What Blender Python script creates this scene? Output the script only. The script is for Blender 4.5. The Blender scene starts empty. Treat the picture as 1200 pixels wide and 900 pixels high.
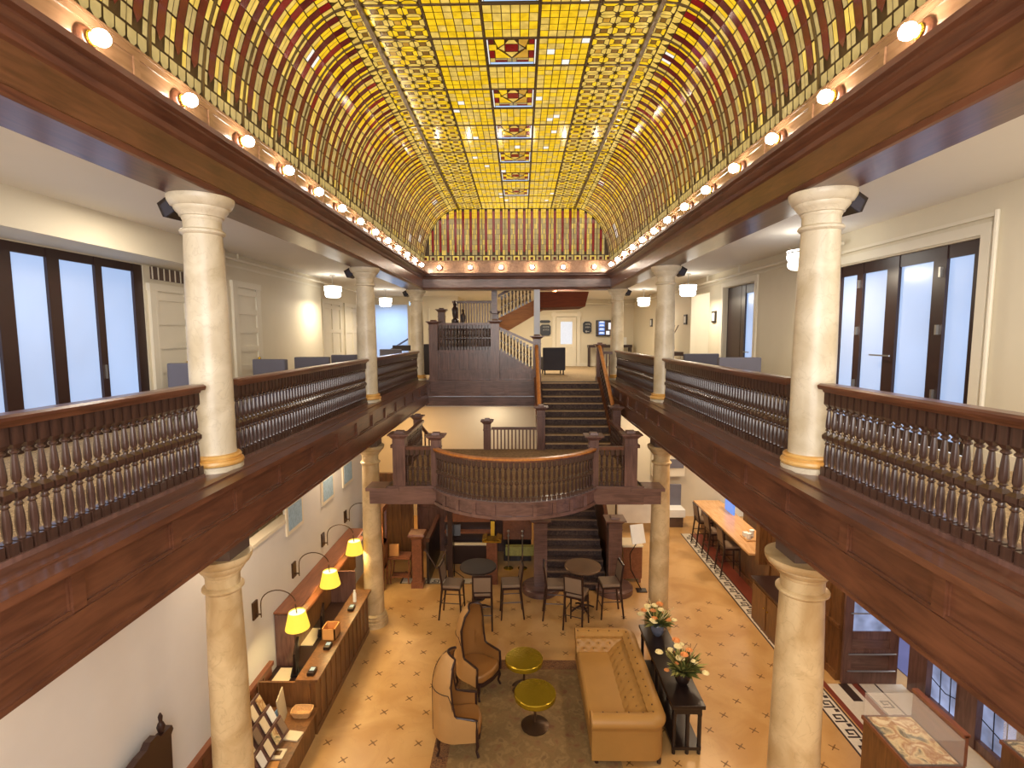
import bpy, math, random
from mathutils import Vector, Matrix
PI = math.pi
rnd = random.Random(7)
COL = bpy.context.scene.collection
sin, cos = math.sin, math.cos

# ------------------------------------------------------------------ materials
def srgb(r, g, b):
    f = lambda c: (c/255/12.92) if c/255 <= .04045 else ((c/255+.055)/1.055)**2.4
    return (f(r), f(g), f(b), 1)
MATS = {}
def nt(name):
    m = bpy.data.materials.new(name); m.use_nodes = True
    t = m.node_tree; b = t.nodes['Principled BSDF']
    MATS[name] = m
    return m, t, b
def plain(name, col, rough=.5, metal=0, bump=0, bscale=40, var=.06, vscale=3, spec=.5, coat=0):
    """procedural: base colour with a soft noise variation and an optional fine bump"""
    m, t, b = nt(name)
    N, L = t.nodes, t.links
    tc = N.new('ShaderNodeTexCoord'); no = N.new('ShaderNodeTexNoise')
    no.inputs['Scale'].default_value = vscale; no.inputs['Detail'].default_value = 4
    L.new(tc.outputs['Object'], no.inputs['Vector'])
    mx = N.new('ShaderNodeMix'); mx.data_type = 'RGBA'
    c = col
    mx.inputs['A'].default_value = (c[0]*(1-var*2), c[1]*(1-var*2), c[2]*(1-var*2), 1)
    mx.inputs['B'].default_value = (min(1, c[0]*(1+var*2)), min(1, c[1]*(1+var*2)), min(1, c[2]*(1+var*2)), 1)
    L.new(no.outputs['Fac'], mx.inputs['Factor']); L.new(mx.outputs['Result'], b.inputs['Base Color'])
    b.inputs['Roughness'].default_value = rough; b.inputs['Metallic'].default_value = metal
    b.inputs['Specular IOR Level'].default_value = spec; b.inputs['Coat Weight'].default_value = coat
    if bump:
        n2 = N.new('ShaderNodeTexNoise'); n2.inputs['Scale'].default_value = bscale
        bp = N.new('ShaderNodeBump'); bp.inputs['Strength'].default_value = bump; bp.inputs['Distance'].default_value = .01
        L.new(tc.outputs['Object'], n2.inputs['Vector']); L.new(n2.outputs['Fac'], bp.inputs['Height']); L.new(bp.outputs['Normal'], b.inputs['Normal'])
    return m
def wood(name, c1, c2, rough=.3, axis='Y', scale=3, coat=.25):
    m, t, b = nt(name); N, L = t.nodes, t.links
    tc = N.new('ShaderNodeTexCoord'); mp = N.new('ShaderNodeMapping')
    s = {'X': (.12, 1, 1), 'Y': (1, .12, 1), 'Z': (1, 1, .12)}[axis]
    mp.inputs['Scale'].default_value = s
    no = N.new('ShaderNodeTexNoise'); no.inputs['Scale'].default_value = scale*5; no.inputs['Detail'].default_value = 8; no.inputs['Distortion'].default_value = 1.2
    n2 = N.new('ShaderNodeTexNoise'); n2.inputs['Scale'].default_value = scale*.5; n2.inputs['Detail'].default_value = 2
    L.new(tc.outputs['Object'], mp.inputs['Vector']); L.new(mp.outputs['Vector'], no.inputs['Vector']); L.new(tc.outputs['Object'], n2.inputs['Vector'])
    ad = N.new('ShaderNodeMath'); ad.operation = 'MULTIPLY_ADD'; ad.inputs[1].default_value = .6
    ml = N.new('ShaderNodeMath'); ml.operation = 'MULTIPLY'; ml.inputs[1].default_value = .4
    L.new(n2.outputs['Fac'], ml.inputs[0]); L.new(no.outputs['Fac'], ad.inputs[0]); L.new(ml.outputs[0], ad.inputs[2])
    cr = N.new('ShaderNodeValToRGB'); cr.color_ramp.elements[0].position = .35; cr.color_ramp.elements[1].position = .65
    cr.color_ramp.elements[0].color = c1; cr.color_ramp.elements[1].color = c2
    L.new(ad.outputs[0], cr.inputs['Fac']); L.new(cr.outputs['Color'], b.inputs['Base Color'])
    b.inputs['Roughness'].default_value = rough; b.inputs['Coat Weight'].default_value = coat; b.inputs['Coat Roughness'].default_value = .2
    return m
def marble(name, c1, c2, cv, rough=.3, scale=2.2):
    m, t, b = nt(name); N, L = t.nodes, t.links
    tc = N.new('ShaderNodeTexCoord')
    no = N.new('ShaderNodeTexNoise'); no.inputs['Scale'].default_value = scale; no.inputs['Detail'].default_value = 6; no.inputs['Distortion'].default_value = .8
    cr = N.new('ShaderNodeValToRGB'); cr.color_ramp.elements[0].color = c1; cr.color_ramp.elements[1].color = c2
    cr.color_ramp.elements[0].position = .35; cr.color_ramp.elements[1].position = .62
    L.new(tc.outputs['Object'], no.inputs['Vector']); L.new(no.outputs['Fac'], cr.inputs['Fac'])
    n2 = N.new('ShaderNodeTexNoise'); n2.inputs['Scale'].default_value = scale*1.6; n2.inputs['Detail'].default_value = 9; n2.inputs['Distortion'].default_value = 1.6
    L.new(tc.outputs['Object'], n2.inputs['Vector'])
    r2 = N.new('ShaderNodeValToRGB')
    e = r2.color_ramp.elements; e[0].position = .485; e[0].color = (0, 0, 0, 1); e[1].position = .5; e[1].color = (1, 1, 1, 1)
    e2 = r2.color_ramp.elements.new(.515); e2.color = (0, 0, 0, 1)
    L.new(n2.outputs['Fac'], r2.inputs['Fac'])
    sc = N.new('ShaderNodeMath'); sc.operation = 'MULTIPLY'; sc.inputs[1].default_value = .22; L.new(r2.outputs['Color'], sc.inputs[0])
    mx = N.new('ShaderNodeMix'); mx.data_type = 'RGBA'; mx.inputs['B'].default_value = cv
    L.new(sc.outputs[0], mx.inputs['Factor']); L.new(cr.outputs['Color'], mx.inputs['A']); L.new(mx.outputs['Result'], b.inputs['Base Color'])
    b.inputs['Roughness'].default_value = rough
    return m
def emis(name, col, s, base=None, rough=.4, var=0, vscale=6):
    m, t, b = nt(name)
    b.inputs['Base Color'].default_value = base or (col[0]*.3, col[1]*.3, col[2]*.3, 1)
    b.inputs['Roughness'].default_value = rough
    b.inputs['Emission Color'].default_value = col; b.inputs['Emission Strength'].default_value = s
    if var:
        N, L = t.nodes, t.links
        tc = N.new('ShaderNodeTexCoord'); no = N.new('ShaderNodeTexNoise'); no.inputs['Scale'].default_value = vscale; no.inputs['Detail'].default_value = 2
        mr = N.new('ShaderNodeMapRange'); mr.inputs['From Min'].default_value = .3; mr.inputs['From Max'].default_value = .7
        mr.inputs['To Min'].default_value = s*(1-var); mr.inputs['To Max'].default_value = s*(1+var)
        L.new(tc.outputs['Object'], no.inputs['Vector']); L.new(no.outputs['Fac'], mr.inputs['Value']); L.new(mr.outputs['Result'], b.inputs['Emission Strength'])
    return m
def noise2(name, cols, scale, rough=.9, pos=None, detail=5, dist=.6, bump=0):
    m, t, b = nt(name); N, L = t.nodes, t.links
    tc = N.new('ShaderNodeTexCoord'); no = N.new('ShaderNodeTexNoise')
    no.inputs['Scale'].default_value = scale; no.inputs['Detail'].default_value = detail; no.inputs['Distortion'].default_value = dist
    cr = N.new('ShaderNodeValToRGB'); e = cr.color_ramp.elements
    pos = pos or [.3+.4*i/(len(cols)-1) for i in range(len(cols))]
    e[0].position = pos[0]; e[0].color = cols[0]; e[1].position = pos[-1]; e[1].color = cols[-1]
    for p, c in list(zip(pos, cols))[1:-1]:
        x = e.new(p); x.color = c
    L.new(tc.outputs['Object'], no.inputs['Vector']); L.new(no.outputs['Fac'], cr.inputs['Fac']); L.new(cr.outputs['Color'], b.inputs['Base Color'])
    b.inputs['Roughness'].default_value = rough
    if bump:
        bp = N.new('ShaderNodeBump'); bp.inputs['Strength'].default_value = bump; bp.inputs['Distance'].default_value = .01
        L.new(no.outputs['Fac'], bp.inputs['Height']); L.new(bp.outputs['Normal'], b.inputs['Normal'])
    return m
def glass(name, tint=(1, 1, 1, 1), rough=.02, alpha=.12):
    m, t, b = nt(name)
    b.inputs['Base Color'].default_value = tint; b.inputs['Roughness'].default_value = rough
    b.inputs['Alpha'].default_value = alpha; b.inputs['Specular IOR Level'].default_value = 1
    return m

WD = wood('cherry_wood', srgb(80, 46, 32), srgb(120, 75, 52), .30)
WDZ = wood('cherry_wood_upright', srgb(82, 56, 50), srgb(124, 90, 80), .33, 'Z')
WDX = wood('cherry_wood_across', srgb(82, 58, 52), srgb(126, 94, 84), .33, 'X')
WK = wood('dark_turned_wood', srgb(52, 34, 28), srgb(92, 64, 52), .28, 'Z')
WG = wood('bulb_lit_board_wood', srgb(126, 92, 66), srgb(164, 126, 96), .25)  # same wood as the beams, the bulbs' light put into its colour
WH = wood('oak_handrail_wood', srgb(170, 100, 40), srgb(215, 145, 70), .3)
WB = wood('brown_panel_wood', srgb(88, 56, 32), srgb(136, 92, 52), .35, 'Z')
WR = wood('reddish_wood', srgb(112, 66, 44), srgb(144, 90, 62), .35)
WBAR = wood('pale_counter_wood', srgb(196, 144, 90), srgb(226, 180, 124), .25)
BLACK = plain('black_lacquer', srgb(34, 24, 22), .3)
EBON = plain('near_black_wood', srgb(52, 32, 28), .35)
MARB = marble('cream_marble', srgb(194, 178, 148), srgb(220, 208, 184), srgb(150, 132, 104), .35)
MARBL = marble('warm_lit_cream_marble', srgb(188, 158, 112), srgb(218, 194, 150), srgb(140, 110, 70), .35)  # cream marble with the lobby's warm light put into the colour
GOLDB = marble('ochre_marble', srgb(206, 150, 70), srgb(232, 190, 120), srgb(170, 110, 50), .3)
CREAM = plain('cream_wall_paint', srgb(224, 214, 190), .65, bump=.05, bscale=80, var=.02)
TRIMW = plain('ivory_trim_paint', srgb(232, 224, 204), .5, var=.02)
CEIL = plain('white_ceiling_paint', srgb(236, 232, 224), .7, bump=.1, bscale=6, var=.02, vscale=1)
WHITEW = plain('white_lobby_wall_paint', srgb(224, 223, 222), .7, var=.02)
FLOORM = marble('honey_stone_floor', srgb(190, 144, 84), srgb(208, 166, 108), srgb(174, 132, 80), .32, 1.1)
WHITET = plain('white_mosaic_tile', srgb(225, 215, 195), .35, var=.05, vscale=20)
DKTILE = plain('dark_mosaic_tile', srgb(58, 42, 36), .4)
REDTILE = plain('red_brown_tile', srgb(132, 62, 44), .4, var=.1)
OLIVE = plain('brown_cross_tile', srgb(124, 88, 44), .4)
CARPET = noise2('mezzanine_carpet', [srgb(150, 124, 92), srgb(196, 170, 130), srgb(120, 98, 76), srgb(190, 165, 125)], 9, pos=[.35, .48, .52, .65], dist=2.5)
RUNNER = noise2('stair_runner_carpet', [srgb(60, 47, 49), srgb(82, 66, 62), srgb(104, 84, 72)], 14, pos=[.35, .55, .7], dist=1.5)
LIT_EDGE = noise2('tan_lit_tread_edge', [srgb(150, 124, 96), srgb(178, 150, 118)], 20)  # tan strips: light on the tread fronts put into the carpet colour
LCARP = noise2('landing_carpet_weave', [srgb(112, 88, 66), srgb(150, 122, 92)], 14)
RUG = noise2('faded_lobby_rug', [srgb(124, 84, 56), srgb(134, 106, 66), srgb(126, 100, 62), srgb(146, 118, 76), srgb(118, 92, 58)], 6, pos=[.3, .42, .5, .6, .7], dist=.2, detail=3)
RUGB = noise2('rug_border', [srgb(98, 70, 46), srgb(140, 98, 58), srgb(84, 50, 34)], 16, pos=[.4, .5, .6], dist=2)
LEATH = plain('camel_upholstery', srgb(172, 128, 66), .5, bump=.12, bscale=30, var=.06)
LEATHD = plain('tufting_button', srgb(104, 70, 34), .5)
CHAIRV = plain('tan_chair_upholstery', srgb(184, 142, 88), .42, var=.05)
CHAIRI = plain('amber_chair_upholstery', srgb(150, 104, 54), .42, var=.06)
BRASST = plain('hammered_brass_top', srgb(186, 158, 40), .25, .7, bump=.3, bscale=25, var=.15)
BRONZE = plain('bronze_metal', srgb(92, 72, 54), .3, .7)
STEEL = plain('brushed_steel', srgb(190, 188, 182), .3, .9)
BRASS = plain('polished_brass', srgb(220, 184, 70), .2, .9)
GREYF = plain('grey_sofa_fabric', srgb(112, 110, 122), .85, bump=.2, bscale=120)
DKGREY = plain('charcoal_fabric', srgb(58, 56, 66), .85)
SEATF = plain('taupe_seat_fabric', srgb(140, 118, 96), .7)
SHADE = emis('lit_lamp_shade', (1, .60, .06, 1), .72, rough=.7)
SHADEIN = emis('lit_shade_top', (1, .88, .45, 1), 1.0)
BULB = emis('warm_glowing_bulb', (1, .87, .70, 1), 42)
DRUM = emis('lit_drum_glass', (1, .95, .85, 1), 3.6)
PANEB = emis('frosted_daylit_pane', (.37, .57, .96, 1), .42, base=(.3, .3, .3, 1), rough=.25, var=.12, vscale=.8)
PANEC = emis('daylit_street_glass', (.40, .47, .75, 1), .35, base=(.05, .05, .05, 1), rough=.1, var=.5, vscale=3)
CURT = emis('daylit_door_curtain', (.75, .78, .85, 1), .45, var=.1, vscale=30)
SCREEN = emis('blue_display_screen', (.15, .32, .85, 1), .5)
SCRW = emis('white_screen_text', (.9, .92, 1, 1), .55)
EXITM = emis('pale_exit_face', (.5, .7, .9, 1), .5)
GLASS = glass('clear_glass')
PAPER = plain('cream_paper', srgb(236, 220, 186), .8)
WPAPER = plain('white_paper', srgb(240, 240, 236), .8)
BLUEP = plain('pale_blue_print', srgb(160, 190, 214), .7, var=.2, vscale=20)
SLATE = plain('slate_sign_board', srgb(52, 56, 66), .5)
WICK = plain('wicker', srgb(212, 168, 112), .8, bump=.6, bscale=90, var=.15, vscale=40)
CARD = plain('cardboard_tan', srgb(206, 148, 84), .8)
DKM = plain('dark_metal', srgb(50, 46, 46), .35, .5)
GREEN = plain('leaf_green', srgb(86, 92, 40), .6, var=.3, vscale=20)
LGREEN = plain('pale_leaf_green', srgb(168, 164, 92), .6, var=.2, vscale=20)
FLW = plain('cream_petal', srgb(240, 226, 170), .6)
FLO = plain('peach_petal', srgb(226, 150, 84), .6)
BLUEV = plain('blue_pattern_vase_glaze', srgb(92, 98, 116), .15, var=.25, vscale=14)
PURP = plain('blue_grey_mat', srgb(120, 122, 168), .9)
BOOKM = noise2('faded_print', [srgb(90, 90, 70), srgb(230, 210, 160), srgb(170, 120, 70), srgb(240, 225, 185)], 5, pos=[.35, .45, .55, .65], rough=.6)
GRILL = plain('dark_grille', srgb(96, 76, 66), .5)
# stained glass
SGY = emis('yellow_glass', (.92, .58, .015, 1), .46, rough=.12, var=.25, vscale=9)
SGP = emis('pale_yellow_glass', (.86, .60, .12, 1), .40, rough=.12, var=.25, vscale=9)
SGC = emis('cream_glass', (.66, .50, .20, 1), .27, rough=.12, var=.2, vscale=9)
SGW = emis('white_glass', (.95, .92, .85, 1), .52, rough=.12)
SGA = emis('amber_glass', (.62, .34, .04, 1), .4, rough=.12, var=.2)
SGR = emis('ruby_glass', (.42, .012, .01, 1), .22, base=(.06, .01, .01, 1), rough=.12, var=.2)
SGD = emis('maroon_glass', (.13, .014, .01, 1), .32, base=(.05, .012, .01, 1), rough=.1, var=.4, vscale=5)
SGB = emis('brown_glass', (.24, .12, .02, 1), .42, rough=.12)
SGS = emis('sky_blue_glass', (.45, .66, 1, 1), .5)
LEAD = plain('dark_lead_came', srgb(70, 50, 26), .5)
RIBM = plain('bronze_rib', srgb(104, 84, 52), .4, .4)

# ------------------------------------------------------------------ mesh builder
class MB:
    def __init__(s): s.v = []; s.f = []; s.m = []; s.mats = []
    def mi(s, mat):
        if mat is None: return 0
        if mat not in s.mats: s.mats.append(mat)
        return s.mats.index(mat)
    def add(s, vs, fs, mat=None):
        o = len(s.v); s.v += [tuple(v) for v in vs]; k = s.mi(mat)
        for f in fs: s.f.append(tuple(i+o for i in f)); s.m.append(k)
        return s
    def box(s, x0, x1, y0, y1, z0, z1, mat=None):
        vs = [(x, y, z) for z in (z0, z1) for y in (y0, y1) for x in (x0, x1)]
        return s.add(vs, [(0, 2, 3, 1), (4, 5, 7, 6), (0, 1, 5, 4), (2, 6, 7, 3), (0, 4, 6, 2), (1, 3, 7, 5)], mat)
    def cb(s, c, d, mat=None, rz=0, rx=0, ry=0):
        """box by centre and size, rotated"""
        R = Matrix.Rotation(rz, 3, 'Z') @ Matrix.Rotation(ry, 3, 'Y') @ Matrix.Rotation(rx, 3, 'X')
        vs = [Vector(c)+R @ Vector((x*d[0]/2, y*d[1]/2, z*d[2]/2)) for z in (-1, 1) for y in (-1, 1) for x in (-1, 1)]
        return s.add(vs, [(0, 2, 3, 1), (4, 5, 7, 6), (0, 1, 5, 4), (2, 6, 7, 3), (0, 4, 6, 2), (1, 3, 7, 5)], mat)
    def frust(s, cx, cy, z0, z1, a0, b0, a1, b1, mat=None):
        """tapered square block: half sizes a,b at bottom and top"""
        vs = [(cx+i*a0, cy+j*b0, z0) for j in (-1, 1) for i in (-1, 1)]+[(cx+i*a1, cy+j*b1, z1) for j in (-1, 1) for i in (-1, 1)]
        return s.add(vs, [(0, 2, 3, 1), (4, 5, 7, 6), (0, 1, 5, 4), (2, 6, 7, 3), (0, 4, 6, 2), (1, 3, 7, 5)], mat)
    def lathe(s, cx, cy, prof, n=24, mat=None, z0=0, sx=1, sy=1):
        vs = []; fs = []
        for r, z in prof:
            for k in range(n):
                a = 2*PI*k/n; vs.append((cx+sx*r*cos(a), cy+sy*r*sin(a), z0+z))
        for i in range(len(prof)-1):
            for k in range(n):
                k2 = (k+1) % n; fs.append((i*n+k, i*n+k2, (i+1)*n+k2, (i+1)*n+k))
        fs.append(tuple(range(n-1, -1, -1))); fs.append(tuple((len(prof)-1)*n+k for k in range(n)))
        return s.add(vs, fs, mat)
    def tube(s, pts, r, n=8, mat=None):
        pts = [Vector(p) for p in pts]; rs = r if isinstance(r, (list, tuple)) else [r]*len(pts)
        vs = []; fs = []; up = Vector((0, 0, 1))
        d0 = (pts[1]-pts[0]).normalized()
        if abs(d0.dot(up)) > .95: up = Vector((0, 1, 0))
        a = d0.cross(up).normalized()
        for i, p in enumerate(pts):
            d = (pts[min(i+1, len(pts)-1)]-pts[max(i-1, 0)])
            if d.length < 1e-6: d = d0
            d.normalize(); a = (a-d*a.dot(d)).normalized(); b = d.cross(a)
            for k in range(n):
                t = 2*PI*k/n; vs.append(p+(a*cos(t)+b*sin(t))*rs[i])
        for i in range(len(pts)-1):
            for k in range(n):
                k2 = (k+1) % n; fs.append((i*n+k, i*n+k2, (i+1)*n+k2, (i+1)*n+k))
        fs.append(tuple(range(n-1, -1, -1))); fs.append(tuple((len(pts)-1)*n+k for k in range(n)))
        return s.add(vs, fs, mat)
    def prism(s, poly, axis, a, b, mat=None):
        """polygon (2D) extruded along axis: X -> (y,z), Y -> (x,z), Z -> (x,y)"""
        n = len(poly)
        def P(p, t): return {'X': (t, p[0], p[1]), 'Y': (p[0], t, p[1]), 'Z': (p[0], p[1], t)}[axis]
        vs = [P(p, a) for p in poly]+[P(p, b) for p in poly]
        fs = [(i, (i+1) % n, n+(i+1) % n, n+i) for i in range(n)]+[tuple(range(n-1, -1, -1)), tuple(range(n, 2*n))]
        return s.add(vs, fs, mat)
    def quad(s, a, b, c, d, mat=None): return s.add([a, b, c, d], [(0, 1, 2, 3)], mat)
    def ball(s, c, r, mat=None, n=12, m=8, sz=1):
        prof = [(r*sin(PI*i/m), -r*cos(PI*i/m)*sz) for i in range(m+1)]
        prof[0] = (1e-4, prof[0][1]); prof[-1] = (1e-4, prof[-1][1])
        return s.lathe(c[0], c[1], prof, n, mat, c[2])
    def build(s, name, mat=None, parent=None, smooth=False, world=True, bevel=0):
        me = bpy.data.meshes.new(name); off = ORG.get(parent, Vector((0, 0, 0))) if (world and parent) else Vector((0, 0, 0))
        me.from_pydata([tuple(Vector(v)-off) for v in s.v], [], s.f)
        mats = s.mats or [mat]
        for m in mats: me.materials.append(m)
        if s.mats:
            for p, k in zip(me.polygons, s.m): p.material_index = k
        me.validate(); me.update()
        if smooth:
            for p in me.polygons: p.use_smooth = True
            try: me.set_sharp_from_angle(angle=math.radians(38))
            except Exception: pass
        o = bpy.data.objects.new(name, me); COL.objects.link(o)
        if parent: o.parent = parent; ORG[o] = off if world else Vector((0, 0, 0))
        if bevel:
            bv = o.modifiers.new('bevel', 'BEVEL'); bv.width = bevel; bv.segments = 2; bv.limit_method = 'ANGLE'
        return o
ORG = {}
def T(name, label, cat, loc=(0, 0, 0), rz=0, group=None):
    o = bpy.data.objects.new(name, None); COL.objects.link(o); o.empty_display_size = .1
    o.location = loc; o.rotation_euler = (0, 0, rz); o['label'] = label; o['category'] = cat
    if group: o['group'] = group
    ORG[o] = Vector(loc)
    return o
def tag(o, label, cat, group=None):
    o['label'] = label; o['category'] = cat
    if group: o['group'] = group
    return o
def S(mb, name, mat=None, smooth=False):
    o = mb.build(name, mat, None, smooth); o['kind'] = 'structure'; return o
def centre(o):
    """moves a single-mesh thing's origin to its own base"""
    me = o.data; n = len(me.vertices)
    c = Vector((sum(v.co.x for v in me.vertices)/n, sum(v.co.y for v in me.vertices)/n, min(v.co.z for v in me.vertices)))
    for v in me.vertices: v.co -= c
    o.location = o.location+c
    return o
def kids(o): return [c for c in bpy.data.objects if c.parent == o]
def dup(root, loc, rz, label, group=None):
    r = root.copy(); COL.objects.link(r); r.location = loc; r.rotation_euler = (0, 0, rz); r['label'] = label
    if group: r['group'] = group
    for ch in kids(root):
        if ch == r: continue
        c = ch.copy(); COL.objects.link(c); c.parent = r
        for g in kids(ch):
            d = g.copy(); COL.objects.link(d); d.parent = c
    return r

M = 4.92      # balcony ledge level
TOP = 7.69    # underside of the upper beam
CZ = 7.88     # mezzanine ceiling
YC = [-.09, 5.30, 10.79, 16.08]

# ================================================================== SHELL
S(MB().box(-6, 9.5, -2, 24, -.1, 0), 'floor', FLOORM)
# inlaid crosses of the lobby floor
mb = MB()
def cross(x, y):
    for a in (PI/4, -PI/4):
        mb.cb((x, y, .002), (.145, .015, .004), rz=a)
    mb.cb((x, y, .0025), (.03, .03, .005), rz=PI/4)
for i in range(-1, 12):
    for j in range(-6, 8):
        for (ox, oy) in ((0, 0), (.355, .33)):
            x = -2.9+.71*i+ox; y = 8.1+.66*j+oy
            if -3.05 < x < 5.05 and 4 < y < 12.0: cross(x, y)
S(mb, 'trim_inlay_crosses', OLIVE)
# greek key border by the right wall
mb = MB()
def strip(x0, x1, y0, y1, mat, h=.003): mb.box(x0, x1, y0, y1, 0, h, mat)
strip(5.20, 5.23, 4, 16, DKTILE, .004); strip(5.23, 5.50, 4, 16, WHITET, .002); strip(5.50, 5.53, 4, 16, DKTILE, .004)
def key(x, y, s, mat, h=.006, fx=1):
    # one greek-key unit of side s
    w = s*.13
    for (a, b, c, d) in ((0, 0, .9, .13), (.77, 0, .9, .8), (.2, .67, .9, .8), (.2, .3, .33, .8), (.2, .3, .6, .43)):
        mb.box(x+a*s, x+c*s, y+b*s, y+d*s, 0, h, mat)
y = 4.0
while y < 15.8:
    key(5.255, y, .22, DKTILE); mb.box(5.40, 5.47, y+.235, y+.30, 0, .006, DKTILE); y += .33
strip(5.56, 5.66, 4, 9.05, REDTILE); strip(5.53, 5.90, 9.3, 16, REDTILE)
strip(5.66, 6.10, 4, 8.9, WHITET, .002); strip(6.10, 6.20, 4, 8.9, REDTILE)
strip(6.20, 6.23, 4, 8.9, DKTILE, .004); strip(6.23, 6.50, 4, 8.9, WHITET, .002); strip(6.50, 6.53, 4, 8.9, DKTILE, .004); strip(6.53, 7.0, 4, 8.9, WHITET, .002)
strip(5.86, 6.02, 8.45, 8.9, DKTILE, .005)
y = 4.0
while y < 8.6: key(6.255, y, .22, DKTILE); y += .33
# border in front of the stairs' side
strip(-2.95, -.9, 12.62, 12.90, WHITET, .002); strip(-2.95, -.9, 12.60, 12.63, DKTILE, .004); strip(-2.62, -2.58, 12.6, 13.2, DKTILE, .004)
strip(-2.98, -2.94, 12.6, 13.3, DKTILE, .004)
for k in range(5): key(-2.5+.33*k, 12.65, .2, DKTILE)
S(mb, 'trim_greek_key_border')

# lobby left partition (white wall on wood wainscot) and cream wall behind
mb = MB(); mb.box(-4.25, -4.1, -1, 13.6, 0, 2.98, WHITEW); mb.box(-4.25, -4.1, -1, 7.2, 2.98, 4.3, WHITEW); mb.box(-4.25, -4.1, 9.15, 13.6, 2.98, 4.3, WHITEW); mb.box(-4.28, -4.08, 7.2, 9.15, 2.98, 3.04, TRIMW); mb.box(-4.13, -4.08, 9.13, 9.18, 3.0, 4.3, TRIMW)
S(mb, 'wall_left_lobby')
mb = MB(); mb.box(-5.4, -5.25, -1, 20, 0, 4.3, CREAM)
for k in range(12): mb.box(-5.25, -5.22, 4.9+k*.75, 4.93+k*.75, 2.2, 4.3, TRIMW)
S(mb, 'wall_left_rear')
mb = MB(); mb.box(-4.1, -4.06, -1, 8.1, 0, .84, WR); mb.box(-4.1, -4.02, -1, 8.1, .84, .90, WR)
y = 0
while y < 8.0: mb.box(-4.06, -4.045, y, y+.03, .1, .84, WB); y += .2
S(mb, 'baseboard_left_wainscot')
# underside of the balconies
S(MB().box(-5.4, -2.78, -1, 18, 4.30, 4.42), 'ceiling_under_left_balcony', CEIL)
S(MB().box(2.78, 9.5, -1, 18, 4.30, 4.42), 'ceiling_under_right_balcony', CEIL)
S(MB().box(-5.4, .55, 15.9, 18, 4.10, 4.16), 'ceiling_under_stair_landing', CEIL)
# balcony floors
S(MB().box(-6.1, -2.95, -1, 15.7, 4.80, 4.90), 'floor_left_mezzanine', CARPET)
S(MB().box(2.95, 5.2, -1, 15.7, 4.80, 4.90), 'floor_right_mezzanine', CARPET)
mb = MB(); mb.box(-7.5, 5.3, 15.7, 23.5, 4.80, 4.905)
S(mb, 'floor_rear_mezzanine', CARPET)

# balcony fascias with the ledge on top
def fascia(sx, nm):
    mb = MB(); X = lambda x: sx*x
    def bx(x0, x1, y0, y1, z0, z1, m=None): a, b = sorted((X(x0), X(x1))); mb.box(a, b, y0, y1, z0, z1, m)
    y0, y1 = -1, 15.72
    bx(2.76, 2.95, y0, y1, 4.30, 4.88); bx(2.62, 3.42, y0, y1, 4.87, 4.92); bx(2.665, 2.80, y0, y1, 4.84, 4.875)
    bx(2.72, 2.80, y0, y1, 4.26, 4.555); bx(2.737, 2.795, y0, y1, 4.55, 4.58)
    bx(2.70, 2.80, y0, y1, 4.25, 4.285); bx(2.735, 2.8, y0, y1, 4.80, 4.85)
    bx(2.78, 2.86, y0, y1, 4.92, 4.935)
    y = -.68
    while y < 15.7:
        bx(2.728, 2.79, y-.05, y+.05, 4.56, 4.845); bx(2.745, 2.78, y+.05, y+.062, 4.575, 4.80); bx(2.745, 2.78, y-.062, y-.05, 4.575, 4.80)
        y += .955
    return S(mb, nm, WD)
fascia(-1, 'trim_left_balcony_fascia'); fascia(1, 'trim_right_balcony_fascia')

# upper beams: soffit, face, crown, and the bulb board
prof = [(3.30, 7.69), (2.86, 7.69), (2.84, 7.70), (2.82, 7.74), (2.84, 7.76), (2.835, 8.0), (2.81, 8.02), (2.79, 8.06), (2.74, 8.08), (2.70, 8.10), (2.70, 8.12), (2.65, 8.13), (2.64, 8.17), (2.70, 8.175), (2.86, 8.175), (2.86, 8.49), (3.02, 8.49), (3.02, 8.9), (3.30, 8.9)]
for sx, nm in ((-1, 'left'), (1, 'right')):
    p = [(sx*a, b) for a, b in prof]
    if sx < 0: p.reverse()
    S(MB().prism(p, 'Y', -1.5, 15.9), 'trim_%s_cornice_beam' % nm, WD)
p = [(13.02+a, b) for a, b in prof if b < 8.4]+[(15.88, 8.49), (16.04, 8.49), (16.32, 8.49)]  # face at y=15.84
S(MB().prism(p, 'X', -2.85, 2.85), 'trim_rear_cornice_beam', WDX)
# bulb boards (paneled)
def board_side(sx, nm):
    mb = MB()
    def bx(x0, x1, y0, y1, z0, z1): a, b = sorted((sx*x0, sx*x1)); mb.box(a, b, y0, y1, z0, z1)
    bx(2.85, 2.9, -1.5, 15.86, 8.16, 8.52); bx(2.832, 2.87, -1.5, 15.86, 8.165, 8.245); bx(2.84, 2.87, -1.5, 15.86, 8.445, 8.50)
    bx(2.835, 2.95, -1.5, 15.86, 8.50, 8.525)
    y = 3.67+.4775-5*.955
    while y < 15.8:
        bx(2.836, 2.87, y-.03, y+.03, 8.24, 8.45); y += .955
    S(mb, nm, WG)
board_side(-1, 'trim_left_bulb_board'); board_side(1, 'trim_right_bulb_board')
mb = MB(); mb.box(-2.86, 2.86, 15.865, 15.92, 8.16, 8.56); mb.box(-2.86, 2.86, 15.85, 15.89, 8.165, 8.24); mb.box(-2.86, 2.86, 15.84, 16.58, 8.50, 8.53)
S(mb, 'trim_rear_bulb_board', WG)

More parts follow.
